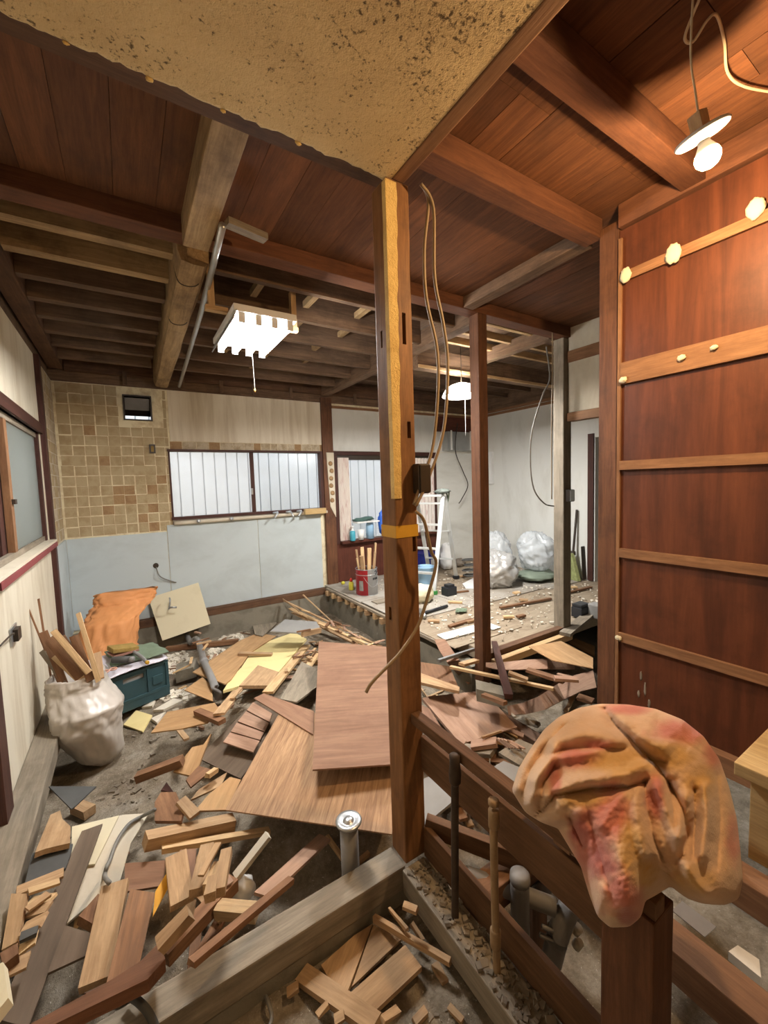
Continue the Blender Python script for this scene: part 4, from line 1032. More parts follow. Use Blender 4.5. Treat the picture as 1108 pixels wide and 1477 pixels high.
stick(kj, (245,255), (858,385), .025, .018, W_PALE, .22, 'long pale lath lying across the gap behind post', 'lath', .002, cat='lath')
stick(kj, (505,110), (590,430), .045, .03, W_DARKRED, .10, 'dark red batten leaning beside the slender middle post', 'batten', cat='batten')
stick(kj, (175,218), (385,150), .025, .02, METAL, .12, 'bright metal bar across the floor edge', 'metal_bar', cat='bar')
sheet(kj, [(530,760),(650,680),(745,720),(655,835)], .06, .015, W_GREY, 'grey weathered board near the towel', 'board', 'board')
sheet(kj, [(460,870),(560,810),(660,850),(620,960),(520,960)], .03, .015, BATHGR, 'smooth grey board end behind upper rail', 'board', 'board')
LST = ('thin pink splinter under the square plywood', 'splinters under the square plywood')
for i in range(9):
    a = (455+i*18, 660+i*4); b = (a[0]+85, a[1]+70-i*3); stick(kj, a, b, .010, .006, W_PLYPINK, .08)
LST = ('brown scrap board in the gap beyond the rail', 'scraps beyond the rail')
for a, b, w in (((320,740),(500,760),.07), ((370,720),(520,700),.06), ((700,270),(920,340),.05), ((860,320),(1000,330),.05), ((590,290),(700,330),.04), ((780,430),(900,330),.03), ((1000,430),(1090,460),.08), ((930,520),(985,410),.03), ((310,240),(400,215),.05), ((440,420),(570,470),.03), ((880,300),(960,320),.03), ((650,560),(770,600),.05)):
    stick(kj, a, b, w, .02, random.choice((W_PLYPINK, W_BROWN, W_GREY, W_TAN)), .06)
o = blob('crumpled_glove', hit(*kj(390,785), .10), (.045,.035,.03), plain('pale_teal_rubber', (150,168,158), .7), None, .3, 3, 8); tag(o, 'crumpled pale teal glove on scraps beyond rail', 'glove')

sheet(None, [(412,1012,.085),(325,1168,.0),(565,1203,.0),(600,1085,.075)], 0, .007, W_PLYLINE, 'broad striped-grain plywood sheet partly under the red-brown sheet', grain=(0,1))
sheet(ka, [(368,545),(410,525),(622,600),(618,698)], .145, .007, W_PLYRED, 'narrow reddish board wedged behind the striped sheet', 'board', 'board')
sheet(None, [(460,925,.13),(585,935,.13),(598,1100,.13),(451,1110,.13)], 0, .008, W_PLYRED, 'large red-brown plywood sheet topmost on the heap', grain=(3,2))
# ------------------------------------------------------------------ rubble crumbs (nobody could count them)
def rubble(name, n, sampler, smin, smax, mat, label):
    vs = []; fs = []
    for i in range(n):
        p = sampler(); 
        if p is None: continue
        s = random.uniform(smin, smax)*random.uniform(.5,1)
        R = Matrix.Rotation(random.uniform(0,6.3), 3, 'Z') @ Matrix.Rotation(random.uniform(-.5,.5), 3, 'X')
        k = len(vs); d = (s, s*random.uniform(.4,1), s*random.uniform(.15,.6))
        for x in (-1,1):
            for y in (-1,1):
                for z in (-1,1):
                    vs.append(p+R @ V((x*d[0]*random.uniform(.6,1), y*d[1]*random.uniform(.6,1), z*d[2]*random.uniform(.6,1)))+V((0,0,d[2]*.6)))
        fs += [tuple(k+q for q in f) for f in BF]
    return tag(mk(name, vs, fs, mat), label, 'rubble', kind='stuff')
AVOID = [(-.25,3.2,.27),(-.55,3.4,.2),(-.15,4.05,.24),(.08,4.12,.24),(-.27,4.6,.30),(VP.x,VP.y,.06),(.45,5.2,.2),(.65,5.2,.2)]
FAVOID = [(2.72,4.19,.30),(3.25,3.95,.2),(3.45,3.95,.14),(3.6,3.9,.14),(2.60,4.62,.17),(3.26,4.05,.06),(4.05,4.50,.06),(3.05,4.42,.06),(3.85,4.87,.06),(3.42,4.42,.14),(3.95,5.15,.24),(4.42,5.05,.18),(4.62,5.12,.14),(4.20,3.84,.33),(4.66,4.28,.25),(4.88,3.73,.33),(4.25,4.35,.2),(5.26,3.42,.16)]
def clear(x, y, L): return all((x-a)**2+(y-b)**2 > r*r for a, b, r in L)
FPOLY = []
def inside(x, y, q):
    c = False
    for (x1, y1, _), (x2, y2, _) in zip(q, q[1:]+q[:1]):
        if (y1 > y) != (y2 > y) and x < (x2-x1)*(y-y1)/(y2-y1)+x1: c = not c
    return c
def on_floor():
    while True:
        x, y = random.uniform(2.5,5.2), random.uniform(2.5,5.2)
        if clear(x, y, FAVOID) and not any(inside(x, y, q) for q in FPOLY): return V((x, y, FZ))
def on_ground(x0, x1, y0, y1, skip=()):
    def f():
        x, y = random.uniform(x0,x1), random.uniform(y0,y1)
        i, j = int((x-HX0)/HR), int((y-HY0)/HR)
        if any(HM[b][a] > ground_z(HX0+(a+.5)*HR, HY0+(b+.5)*HR)+.02 for a in (i-2, i, i+2) for b in (j-2, j, j+2) if 0 <= a < HNX and 0 <= b < HNY): return None
        if not clear(x, y, AVOID) or any(a < x < b and c < y < d for a, b, c, d in skip): return None
        return V((x, y, ground_z(x, y)))
    return f
rubble('plaster_rubble', 2600, on_ground(-.02,1.1,3.5,5.25), .010, .04, CHIP, 'white plaster chips heaped around the drain pipe')
rubble('grey_rubble', 3000, on_ground(-.45,2.3,1.4,5.3,((-.02,1.1,3.5,5.25),(1.0,2.25,1.2,2.4))), .008, .03, GREYCHIP, 'grey mortar crumbs scattered over the pit floor')
rubble('earth_rubble', 1300, on_ground(.05,.79,.2,1.2), .003, .014, GREYCHIP, 'mortar grit in front of the grey sill')
rubble('sill_rubble', 500, lambda: V((random.uniform(.81,.90), random.uniform(.1,1.2), .002)), .003, .016, GREYCHIP, 'crumbled mortar along the sill below the pipes')
rubble('pit_rubble', 300, on_ground(1.0,2.25,1.2,2.4), .01, .035, GREYCHIP, 'grey mortar crumbs under the rails')

# ------------------------------------------------------------------ rails, pipes and floor timbers at the right
def rail(name, a, b, w, h, mat, label, cat='rail', **kw): return tag(beam(name, a, b, w, h, mat, bev=kw.get('bev', .003), j=0), label, cat)
rail('wall_rail', (.882,.375,.58), (.882,1.228,.58), .04, .04, W_NUKI, 'square top rail running from taped post beneath the towel')
rail('wall_rail', (.915,.49,.425), (.915,1.228,.425), .018, .14, W_NUKI, 'broad upper rail board below the square top rail')
rail('wall_rail', (.918,.49,.06), (.918,1.228,.06), .02, .125, W_NUKI, 'low rail board just above the rubble-strewn sill')
tag(box('stub_post', .855, .945, .375, .485, .002, .558, W_POSTD, bev=.005), 'short dark post under the towel where the rails end', 'post')
o = empty('upright_pipe', (.848,.975,0), 'dark rusty upright pipe beside the taped post', 'pipe')
tube('pipe', [V((.852,.985,-.02)), V((.85,.975,.3)), V((.846,.965,.50))], .0125, PIPED, o)
lathe('pipe_wrap', [(.012,0),(.019,.01),(.021,.04),(.017,.07),(.018,.10),(.008,.105)], PIPED, T(.846,.964,.49), o, n=12)
o = empty('upright_pipe', (.848,.80,0), 'tan jointed upright pipe fixed to the rail', 'pipe')
tube('pipe', [V((.85,.797,-.03)), V((.848,.80,.25)), V((.846,.80,.50))], .0115, PIPEB, o)
for z, h in ((.46,.06), (.08,.06), (.53,.02)): lathe('pipe_joint', [(.0115,0),(.016,.004),(.016,h-.004),(.0115,h)], PIPEB, T(.848,.80,z), o, n=14)
rail('brace', Z(614,1188,.12), Z(765,1246,.06), .035, .07, W_NUKI, 'slanting brace with pale worn top behind the rails', 'brace')
rail('floor_timber', Z(615,1150,-.12), Z(700,1135,-.12), .08, .06, W_BROWN, 'brown timber in the dark behind the upper rail', 'timber')
o = sheet(None, [(607,1125),(668,1100),(660,1150),(612,1190)], 0, .01, BATHGR, 'grey smooth sheet seen between post and rails', 'grey_sheet', 'sheet')
# grey waste pipes in the dark
o = empty('waste_pipe', DEP(755,1340,1.55), 'grey plastic waste pipes with elbows under the rails', 'pipe')
D = 1.5
tube('pipe', [DEP(672,1262,D+.03), DEP(720,1278,D+.01), DEP(800,1308,D-.03)], .029, PIPEG, o, n=16)
tube('riser', [DEP(750,1268,D-.04), DEP(750,1300,D-.02), DEP(752,1400,D+.05)], .033, PIPEG, o, n=16, smooth=2)
lathe('riser_cap', [(.034,-.01),(.036,.0),(.034,.02),(.02,.026),(.001,.027)], PIPEG, T(DEP(750,1268,D-.04)), o, n=18)
tube('elbow', [DEP(822,1306,D-.02), DEP(812,1330,D-.03), DEP(802,1360,D-.03), DEP(796,1385,D)], .036, PIPEG, o, n=16)
tube('branch', [DEP(786,1292,D+.08), DEP(776,1275,D+.10)], .034, PIPEG, o, n=14, smooth=0)
for (x, y) in ((829,1345), (830,1366)): lathe('valve', [(.002,0),(.016,.003),(.017,.03),(.010,.034)], OFFW, aim(DEP(x,y,D-.02), V((.3,-.4,1))), o, n=10)
for (a, b) in (((798,1343),(782,1336)), ((798,1357),(779,1348))): tube('pipe_lug', [DEP(*a,D-.05), DEP(*b,D-.05)], .008, PIPEG, o, smooth=0)
# floor timbers
def timber(x0, x1, y0, y1, z0, z1, mat, label): return tag(box('floor_timber', x0, x1, y0, y1, z0, z1, mat, bev=.004), label, 'timber')
timber(1.235, 1.335, -1.4, .95, .02, .12, W_BROWN, 'long brown floor timber under the towel with metal plate')
timber(1.60, 1.69, -1.4, .95, .06, .16, W_BROWN, 'long brown floor timber beneath the cream box')
timber(.93, 2.12, .96, 1.05, -.08, .018, W_BROWN, 'cross timber carrying the brown floor timbers')
timber(.93, 2.12, -.6, -.5, -.08, .018, W_BROWN, 'near cross timber carrying the brown floor timbers')
for xx, yy, lab in ((1.26,.99,'far stub under towel timber'),(1.64,.99,'far stub under cream box timber'),(1.26,-.55,'near stub under towel timber'),(1.64,-.55,'near stub under cream box timber')):
    tag(box('stub_post', xx, xx+.09, yy, yy+.05, -.57, -.081, W_BEAM), 'short '+lab, 'post')
P4 = [Z(*kl(x,y), .1245) for x, y in ((640,280),(690,235),(855,360),(800,410))]
tag(prism('metal_plate', P4, .003, METAL), 'silver metal plate screwed on the brown floor timber', 'plate')
P4 = [Z(*kl(x,y), .0) for x, y in ((915,480),(960,450),(1065,520),(1075,610))]
tag(prism('plaster_slab', P4, .03, CHIP), 'crusty white plaster slab between floor timbers', 'plaster')
P4 = [Z(*kl(x,y), -.05) for x, y in ((825,690),(885,615),(1140,800),(1140,900),(1000,900))]
tag(prism('painted_board', P4, .02, OFFW), 'pale grey painted board low between floor timbers', 'board')
P4 = [Z(*kl(x,y), -.2) for x, y in ((660,440),(735,505),(665,610),(655,600))]
tag(prism('painted_board', P4, .02, OFFW), 'small white board scrap under the towel', 'board')
rail('cross_rail', (.905,.62,.535), (1.55,.62,.535), .05, .06, W_BROWN, 'cross rail carrying the towel behind the top rail', 'rail')
P4 = [PX(1, .6, x, y) for x, y in ((1050,1105),(1075,1125),(1068,1230),(1052,1260))]
# cream box with lid
o = empty('cream_box', (1.88,.24,.16), 'cream wooden box with overhanging lid beside the towel', 'box')
box('lid', 1.68, 2.10, -.02, .50, .455, .50, W_CREAM, o, bev=.004)
box('box_body', 1.715, 2.07, .01, .465, .163, .454, W_CREAM, o, bev=.003)
lathe('knob_hole', [(.001,0),(.006,.0),(.006,.002)], BAKEL, aim((1.70,.5005,.478),(0,1,0)), o, n=8)
tag(blob('plaster_lump', (1.645,.56,.252), (.04,.045,.085), CHIP, None, .3, 4, 3), 'white crusty plaster lump wedged beside the cream box', 'plaster')

# ------------------------------------------------------------------ the towel
def towel():
    ol = [(738,1140),(748,1108),(764,1082),(785,1052),(806,1034),(835,1021),(866,1015),(905,1016),(945,1022),(985,1038),(1015,1062),(1038,1095),(1052,1135),(1063,1180),(1068,1225),(1072,1270),(1066,1297),(1046,1306),(1015,1304),(990,1296),(968,1278),(945,1292),(930,1300),(926,1322),(908,1337),(880,1338),(862,1322),(850,1290),(838,1250),(820,1220),(805,1195),(780,1186),(758,1172)]
    cx, cy = 905, 1170
    n = 260; m = 120
    def outline(a):
        dx, dy = math.cos(a), math.sin(a); best = 0
        for i in range(len(ol)):
            x1, y1 = ol[i]; x2, y2 = ol[(i+1) % len(ol)]
            ex, ey = x2-x1, y2-y1; den = dx*ey-dy*ex
            if abs(den) < 1e-9: continue
            t = ((x1-cx)*ey-(y1-cy)*ex)/den; s = ((x1-cx)*dy-(y1-cy)*dx)/den
            if t > 0 and -1e-6 <= s <= 1+1e-6: best = max(best, t)
        return best
    # (polyline, depth of the crease, width px); positive = valley, negative = ridge
    F = [([(872,1022),(888,1045),(910,1066),(925,1082),(948,1104),(965,1130),(985,1165),(992,1205),(985,1235)], .05, 9),
         ([(880,1020),(920,1060),(960,1075)], -.02, 12),
         ([(800,1068),(845,1058),(880,1062)], -.02, 9), ([(786,1090),(820,1080),(862,1078),(900,1080)], .025, 7),
         ([(770,1125),(800,1092),(850,1085),(895,1070)], -.018, 8),
         ([(752,1150),(765,1110),(790,1070),(815,1045)], .02, 6), ([(765,1158),(778,1118),(800,1080)], -.018, 6), ([(778,1165),(784,1130),(800,1105)], .02, 5), ([(742,1140),(756,1105),(780,1068)], -.012, 6),
         ([(770,1180),(795,1155),(800,1148),(850,1138),(905,1136),(930,1128)], .04, 7), ([(790,1150),(840,1128),(900,1118),(925,1105)], -.02, 12),
         ([(905,1136),(885,1165),(870,1190)], -.012, 8), ([(930,1130),(935,1170),(945,1215),(965,1260)], .022, 7), ([(918,1135),(920,1180),(930,1230)], -.014, 9),
         ([(950,1135),(968,1180),(985,1230),(1000,1270),(1015,1290)], -.03, 10), ([(965,1130),(972,1165),(975,1200)], .03, 7),
         ([(990,1150),(985,1190),(978,1205)], -.03, 9), ([(1002,1140),(1003,1180),(1000,1235)], .03, 6), ([(1018,1135),(1020,1180),(1012,1235)], -.025, 8),
         ([(1035,1120),(1040,1180),(1035,1250)], .015, 10), ([(845,1160),(855,1200),(870,1250),(885,1300)], .012, 10), ([(890,1200),(900,1250),(905,1300)], -.012, 12),
         ([(822,1180),(840,1220)], .02, 6), ([(940,1062),(985,1068),(1020,1092)], .010, 9), ([(915,1090),(940,1096),(960,1100)], .02, 6)]
    BBX = {id(pl): (min(p[0] for p in pl), max(p[0] for p in pl), min(p[1] for p in pl), max(p[1] for p in pl)) for pl, _, _ in F}
    def seg(px, py, pl):
        b = 1e9
        for (x1, y1), (x2, y2) in zip(pl, pl[1:]):
            ex, ey = x2-x1, y2-y1; t = max(0, min(1, ((px-x1)*ex+(py-y1)*ey)/(ex*ex+ey*ey)))
            b = min(b, (px-x1-ex*t)**2+(py-y1-ey*t)**2)
        return b
    PATCH = [((190,118,102), [((835,1092),40,18),((860,1075),30,10),((800,1120),12,30),((990,1055),60,22),((1035,1080),25,35),((905,1022),40,10),((880,1180),38,50),((850,1230),30,50),((900,1290),35,40),((1060,1210),14,45),((945,1150),15,40)]),
             ((200,160,104), [((960,1090),45,25),((900,1100),60,22),((840,1150),40,16),((1010,1130),30,30),((910,1220),22,45),((1000,1270),40,25),((930,1260),25,25)]),
             ((172,104,94), [((838,1195),22,30),((870,1245),25,25),((905,1322),20,15)])]
    base = (206,172,140)
    vs = []; fs = []; cols = []
    def colr(px, py):
        c = list(base); nz = noise.noise(V((px*.03, py*.03, 2)))*.5+noise.noise(V((px*.09, py*.09, 4)))*.3
        for pc, L in PATCH:
            w = max(math.exp(-((px-x)/(rx*1.0))**2-((py-y)/(ry*1.0))**2) for (x, y), rx, ry in L)
            w = max(0, min(1, (w+nz*.45-.28)*1.9))
            c = [a+(b-a)*w for a, b in zip(c, pc)]
        g = 1+.10*noise.noise(V((px*.02, py*.02, 8))); return [min(255, q*g) for q in c]
    def depth0(px, py): return 1.19-.39*(py-1015)/320+.02*((px-900)/170)**2
    for j in range(m+1):
        t = j/m; tt = math.sin(t*math.pi/2)
        for i in range(n):
            a = 2*math.pi*i/n; r = RAD[i] if j else 0
            px, py = cx+math.cos(a)*outl[i]*tt, cy+math.sin(a)*outl[i]*tt
            d = depth0(px, py)-.15*(max(0, 1-tt**2.8))**.55
            fade = min(1, (1-t)*6)
            for pl, amp, w in F:
                bb_ = BBX[id(pl)]
                if px < bb_[0]-4*w or px > bb_[1]+4*w or py < bb_[2]-4*w or py > bb_[3]+4*w: continue
                sd = seg(px, py, pl)
                d += fade*amp*(math.exp(-math.sqrt(sd)/(w*.9)) if amp > 0 else 1.3*math.exp(-sd/(2*(w*.8)**2)))
            d += .005*noise.noise(V((px*.05, py*.05, 0)))+.0025*noise.noise(V((px*.15, py*.15, 3)))
            vs.append(DEP(px, py, d)); cols.append(colr(px, py))
    nb = 14
    for j in range(1, nb+1):                     # the far side of the bundle
        t = j/nb; tt = math.cos(t*math.pi/2)
        for i in range(n):
            a = 2*math.pi*i/n; px, py = cx+math.cos(a)*outl[i]*tt, cy+math.sin(a)*outl[i]*tt
            d = depth0(px, py)+.16*math.sqrt(max(0, 1-tt*tt)); vs.append(DEP(px, py, d)); cols.append(colr(px, py))
    for j in range(m+nb):
        for i in range(n): fs.append((j*n+i, j*n+(i+1) % n, (j+1)*n+(i+1) % n, (j+1)*n+i))
    c0 = DEP(905, 1250, 1.15)
    s = N('towel_cloth'); at = s.n('ShaderNodeAttribute', attribute_name='dye')
    v = s.coords(); f = s.noise(v, 160, 3, .7); g = s.noise(v, 14, 4, .6)
    col = s.mix(.25, at.outputs['Color'], s.ramp(g, [(.3, (.45,.42,.40,1)), (.7, (1,1,1,1))]), 'MULTIPLY')
    s.bump(f, .35, .004); mt = s.out(col, .95, .1); s.b.inputs['Sheen Weight'].default_value = .25
    me = bpy.data.meshes.new('towel'); me.from_pydata([tuple(p-c0) for p in vs], [], fs)
    at = me.color_attributes.new('dye', 'FLOAT_COLOR', 'POINT')
    for k, c in enumerate(cols): at.data[k].color = srgb(c)
    me.materials.append(mt); me.polygons.foreach_set('use_smooth', [True]*len(me.polygons))
    bm = bmesh.new(); bm.from_mesh(me); bmesh.ops.remove_doubles(bm, verts=bm.verts, dist=1e-5); bmesh.ops.recalc_face_normals(bm, faces=bm.faces); bm.to_mesh(me); bm.free()
    o = bpy.data.objects.new('towel', me); place(o, T(c0))
    return tag(o, 'crumpled peach and pink dyed towel draped over the rail', 'towel')
_tmp = [(738,1140),(748,1108),(764,1082),(785,1052),(806,1034),(835,1021),(866,1015),(905,1016),(945,1022),(985,1038),(1015,1062),(1038,1095),(1052,1135),(1063,1180),(1068,1225),(1072,1270),(1066,1297),(1046,1306),(1015,1304),(990,1296),(968,1278),(945,1292),(930,1300),(926,1322),(908,1337),(880,1338),(862,1322),(850,1290),(838,1250),(820,1220),(805,1195),(780,1186),(758,1172)]
def radial(ol, cx, cy, n):
    R = []
    for i in range(n):
        a = 2*math.pi*i/n; dx, dy = math.cos(a), math.sin(a); best = 0
        for k in range(len(ol)):
            x1, y1 = ol[k]; x2, y2 = ol[(k+1) % len(ol)]; ex, ey = x2-x1, y2-y1; den = dx*ey-dy*ex
            if abs(den) < 1e-9: continue
            t = ((x1-cx)*ey-(y1-cy)*ex)/den; s_ = ((x1-cx)*dy-(y1-cy)*dx)/den
            if t > 0 and -1e-6 <= s_ <= 1+1e-6: best = max(best, t)
        R.append(best)
    return [(R[i-1]+R[i]*2+R[(i+1) % n])/4 for i in range(n)]
outl = radial(_tmp, 905, 1170, 260); RAD = outl
towel()

# ------------------------------------------------------------------ sacks, crate and tools by the left wall
def sack(name, cs, rs, mat, label, cat, amp=.07, freq=5, seed=1, n=40, m=26, open_top=False, fold=0, rot=0, wr=.03):
    cs = [V(c) for c in cs]; vs = []; fs = []; o0 = cs[0].copy()
    for j in range(m+1):
        t = j/m*(len(cs)-1); k = min(int(t), len(cs)-2); u = t-k
        c = cs[k].lerp(cs[k+1], u)-o0; ra = rs[k][0]+(rs[k+1][0]-rs[k][0])*u; rb = rs[k][1]+(rs[k+1][1]-rs[k][1])*u
        for i in range(n):
            a = 2*math.pi*i/n
            f = 1+amp*noise.noise(V((math.cos(a)*freq*.5+seed, math.sin(a)*freq*.5, j/m*freq)))+amp*.6*abs(noise.noise(V((math.cos(a)*freq+seed*2, math.sin(a)*freq, j/m*freq*2.2))))
            q_ = V((math.cos(a)*2.2+seed, math.sin(a)*2.2, j/m*4.5)); q_ += V((.6*noise.noise(q_*1.3), .6*noise.noise(q_*1.3+V((7,0,0))), .6*noise.noise(q_*1.3+V((0,9,0)))))
            f += wr*(1-2.6*abs(noise.noise(q_*1.6)))+wr*.5*(1-2.6*abs(noise.noise(q_*3.3)))
            x, y = math.cos(a)*ra*f, math.sin(a)*rb*f
            vs.append(c+V((x*math.cos(rot)-y*math.sin(rot), x*math.sin(rot)+y*math.cos(rot), fold*noise.noise(V((math.cos(a)*2, math.sin(a)*2, seed))) if j == m else 0)))
    for j in range(m):
        for i in range(n): fs.append((j*n+i, j*n+(i+1) % n, (j+1)*n+(i+1) % n, (j+1)*n+i))
    fs.append(tuple(range(n-1,-1,-1)))
    if not open_top: fs.append(tuple(range(m*n, m*n+n)))
    else:
        k = len(vs); 
        for i in range(n): vs.append(vs[m*n+i]*1.0+(cs[-1]-o0-vs[m*n+i])*.08)
        for i in range(n): vs.append(vs[m*n+i]+(cs[-1]-o0-vs[m*n+i])*.12-V((0,0,.18)))
        for q in range(2):
            b0 = m*n if q == 0 else k; b1 = k if q == 0 else k+n
            for i in range(n): fs.append((b0+i, b0+(i+1) % n, b1+(i+1) % n, b1+i))
        fs.append(tuple(range(k+n, k+2*n)))
    return tag(mk(name, vs, fs, mat, T(o0), smooth=True), label, cat)
sb = hit(152,1100,.0); st = PX(1, 3.32, 110, 972)
md = PX(1, 3.22, 126, 1030)
sack('sack', [sb+V((-.0,.05,.0)), sb+V((-.02,.03,.07)), md-V((0,0,.08)), md+V((0,0,.05)), st-V((0,0,.08)), st], [(.06,.08),(.125,.13),(.18,.16),(.185,.165),(.165,.15),(.150,.13)], SACK, 'pale woven sack stuffed with wood offcuts beside left wall', 'sack', .10, 4, 3, 72, 60, open_top=True, fold=.03, wr=.05)
s2 = hit(62,1085,.0)
sack('sack', [s2+V((-.02,.10,0)), s2+V((-.03,.12,.15)), s2+V((-.06,.14,.32)), s2+V((-.08,.15,.42))], [(.09,.12),(.13,.17),(.11,.15),(.05,.06)], SACKD, 'dark sagging sack squeezed between wall and woven sack', 'sack', .15, 5, 9)
def ins(a, b, w, t, mat, label, za=.0):
    """offcut standing in the sack: a = lower end (px), b = upper end (px)"""
    A = PX(1, 3.30+za, *ke(*a)); B = PX(1, 3.36+za, *ke(*b)); A = A+(A-B).normalized()*.14
    return tag(beam('wood_offcut', A, B, w, t, mat, up=(0,-1,.2), j=.004), label, 'offcut')
for i, (a, b, w, m, l) in enumerate((((290,525),(207,255),.03,W_PALE,'longest pale pointed offcut standing in the sack'), ((190,500),(66,355),.035,W_PALE,'pale straight offcut leaning left in the sack'), ((240,525),(186,385),.045,W_BROWN,'brown offcut upright in middle of the sack'), ((150,530),(45,400),.06,W_BROWN,'wide brown offcut leaning left in the sack'), ((150,555),(85,490),.06,W_PALE,'stubby cream offcut at the sack rim'), ((325,530),(318,482),.04,W_TAN,'small tan block end at the sack rim'), ((90,560),(10,360),.04,W_BROWN,'thin brown offcut nearest the wall in sack'), ((70,570),(0,470),.03,W_GREY,'grey lath bending from the sack to wall'), ((200,530),(110,390),.05,W_BROWN,'dark brown offcut behind the pale ones in sack'), ((60,560),(-90,195),.012,W_BROWN,'thin tall lath propped from sack against wall'), ((45,560),(-15,170),.010,W_BROWN,'thinnest upright lath between sack and wall'))):
    ins(a, b, w, .012, m, l, i*.021-.11)
# crate in its own frame
CR = Z(246, 1001, ground_z(.2,3.95)+.005); ux = V((.94,.34,0)).normalized(); uy = V((-.34,.94,0)).normalized()
MC = Matrix((ux, uy, V((0,0,1)))).transposed().to_4x4(); MC.translation = CR-ux*.53
cr = empty('folding_crate', CR-ux*.265, 'dark teal plastic folding crate with handle slot, piled with tools', 'crate')
def lbox(name, x0, x1, y0, y1, z0, z1, mat, parent, M, bev=0):
    m = M @ T((x0+x1)/2, (y0+y1)/2, (z0+z1)/2); return mk(name, bverts(x1-x0, y1-y0, z1-z0), BF, mat, m, parent, bev=bev)
CW, CDp, CH = .53, .36, .30
lbox('base', 0, CW, 0, CDp, 0, .07, TEAL, cr, MC, .006)
lbox('side_panel', .008, .02, .02, CDp-.02, .07, CH, TEAL, cr, MC); lbox('side_panel', CW-.02, CW-.008, .02, CDp-.02, .07, CH, TEAL, cr, MC)
lbox('back_panel', .01, CW-.01, CDp-.02, CDp-.008, .07, CH, TEAL, cr, MC)
for (x0, x1, z0, z1) in ((.01,CW-.01,.07,.22), (.01,.19,.22,CH), (.34,CW-.01,.22,CH), (.19,.34,.26,CH)): fp_ = lbox('front_panel', x0, x1, .008, .02, z0, z1, TEAL, cr, MC)
lbox('rim', 0, CW, 0, .012, CH-.02, CH, TEAL, cr, MC, .003); lbox('rim', 0, CW, -.004, .012, .065, .09, TEAL, cr, MC, .003)
for x0 in (.0, .36, CW-.025): lbox('rib', x0, x0+.022, -.003, .009, .09, CH-.02, TEAL, cr, MC)
lbox('latch', .40, .48, -.002, .009, .13, .20, TEAL, fp_, MC, .003)
lbox('contents', .02, CW-.02, .02, CDp-.02, .071, CH-.02, BATHGR, cr, MC)
def cloth(name, corners, n, amp, freq, mat, label, cat, thick=.006, seed=0):
    a, b, c, d = [V(p) for p in corners]; vs = []; fs = []; o0 = (a+b+c+d)/4
    for s_ in (0, 1):
        for j in range(n+1):
            for i in range(n+1):
                u, v = i/n, j/n; p = a.lerp(b, u).lerp(d.lerp(c, u), v)
                h = amp*(noise.noise(V((u*freq, v*freq, seed)))+.5*abs(noise.noise(V((u*freq*2, v*freq*2, seed+5)))))
                e = .03*noise.noise(V((u*3, v*3, seed+9)))
                vs.append(p-o0+V((e, e, h-s_*thick+amp)))
    k = (n+1)**2; w = n+1
    for j in range(n):
        for i in range(n):
            q = j*w+i; fs += [(q, q+1, q+w+1, q+w), (k+q, k+q+w, k+q+w+1, k+q+1)]
    bd = [i for i in range(n)]+[j*w+n for j in range(n)]+[n*w+i for i in range(n, 0, -1)]+[j*w for j in range(n, 0, -1)]
    for x, y in zip(bd, bd[1:]+bd[:1]): fs.append((x, k+x, k+y, y))
    return tag(mk(name, vs, fs, mat, T(o0), smooth=True), label, cat)
ct = lambda x, y, z: MC @ V((x, y, z))
cloth('plastic_sheet', [ct(.05,-.02,CH), ct(.52,-.02,CH), ct(.54,.38,CH+.01), ct(.03,.40,CH+.05)], 18, .025, 3, LILAC, 'lilac white plastic sheet bunched on the teal crate', 'plastic sheet', seed=2)
cloth('cloth', [ct(.16,.08,CH+.05), ct(.54,.0,CH+.045), ct(.56,.34,CH+.05), ct(.20,.40,CH+.07)], 14, .015, 2.5, GREENCL, 'grey-green cloth spread on top of the crate', 'cloth', seed=6)
o = empty('scraper_block', ct(.26,.2,CH+.12), 'ochre sponge float lying on the green cloth', 'float')
mk('sponge', bverts(.19,.14,.035), BF, OCHRE, MC @ T(.28,.22,CH+.135) @ Matrix.Rotation(.2,4,'Y'), o, bev=.006)
lbox('float_base', .19, .37, .14, .30, CH+.10, CH+.114, plain('pinkish_base', (150,110,96)), o, MC)
o = empty('roller', ct(.22,.08,CH+.1), 'dark cylinder tool with grey tip on the crate', 'tool')
tube('roller_body', [ct(.17,.12,CH+.10), ct(.25,.02,CH+.10)], .026, SLATE, o, smooth=0, n=14); tube('roller_tip', [ct(.252,.018,CH+.10), ct(.27,-.005,CH+.10)], .022, PIPEG, o, smooth=0, n=14)
o = empty('chisel', ct(.33,.0,CH+.1), 'chisel handle hanging over the crate front', 'tool')
tube('handle', [ct(.33,.14,CH+.10), ct(.34,.03,CH+.085), ct(.345,-.05,CH+.06)], .014, PIPEG, o); lathe('ferrule', [(.015,0),(.015,.02),(.01,.022)], TAPE, aim(ct(.345,-.052,CH+.06), -uy), o, n=10)
o = empty('scissors', ct(.12,-.0,CH+.08), 'scissors with pinkish handles on the plastic sheet', 'scissors')
for dx in (0, .05): tube('finger_ring', [ct(.08+dx+.022*math.cos(a), -.0+.022*math.sin(a), CH+.075) for a in [k*math.pi/5 for k in range(11)]], .006, plain('pink_handle', (206,160,140)), o, smooth=2, n=6)
beam('blade', ct(.11,.02,CH+.075), ct(.10,.14,CH+.085), .014, .004, METAL, o); beam('blade', ct(.12,.02,CH+.08), ct(.13,.14,CH+.09), .014, .004, METAL, o)
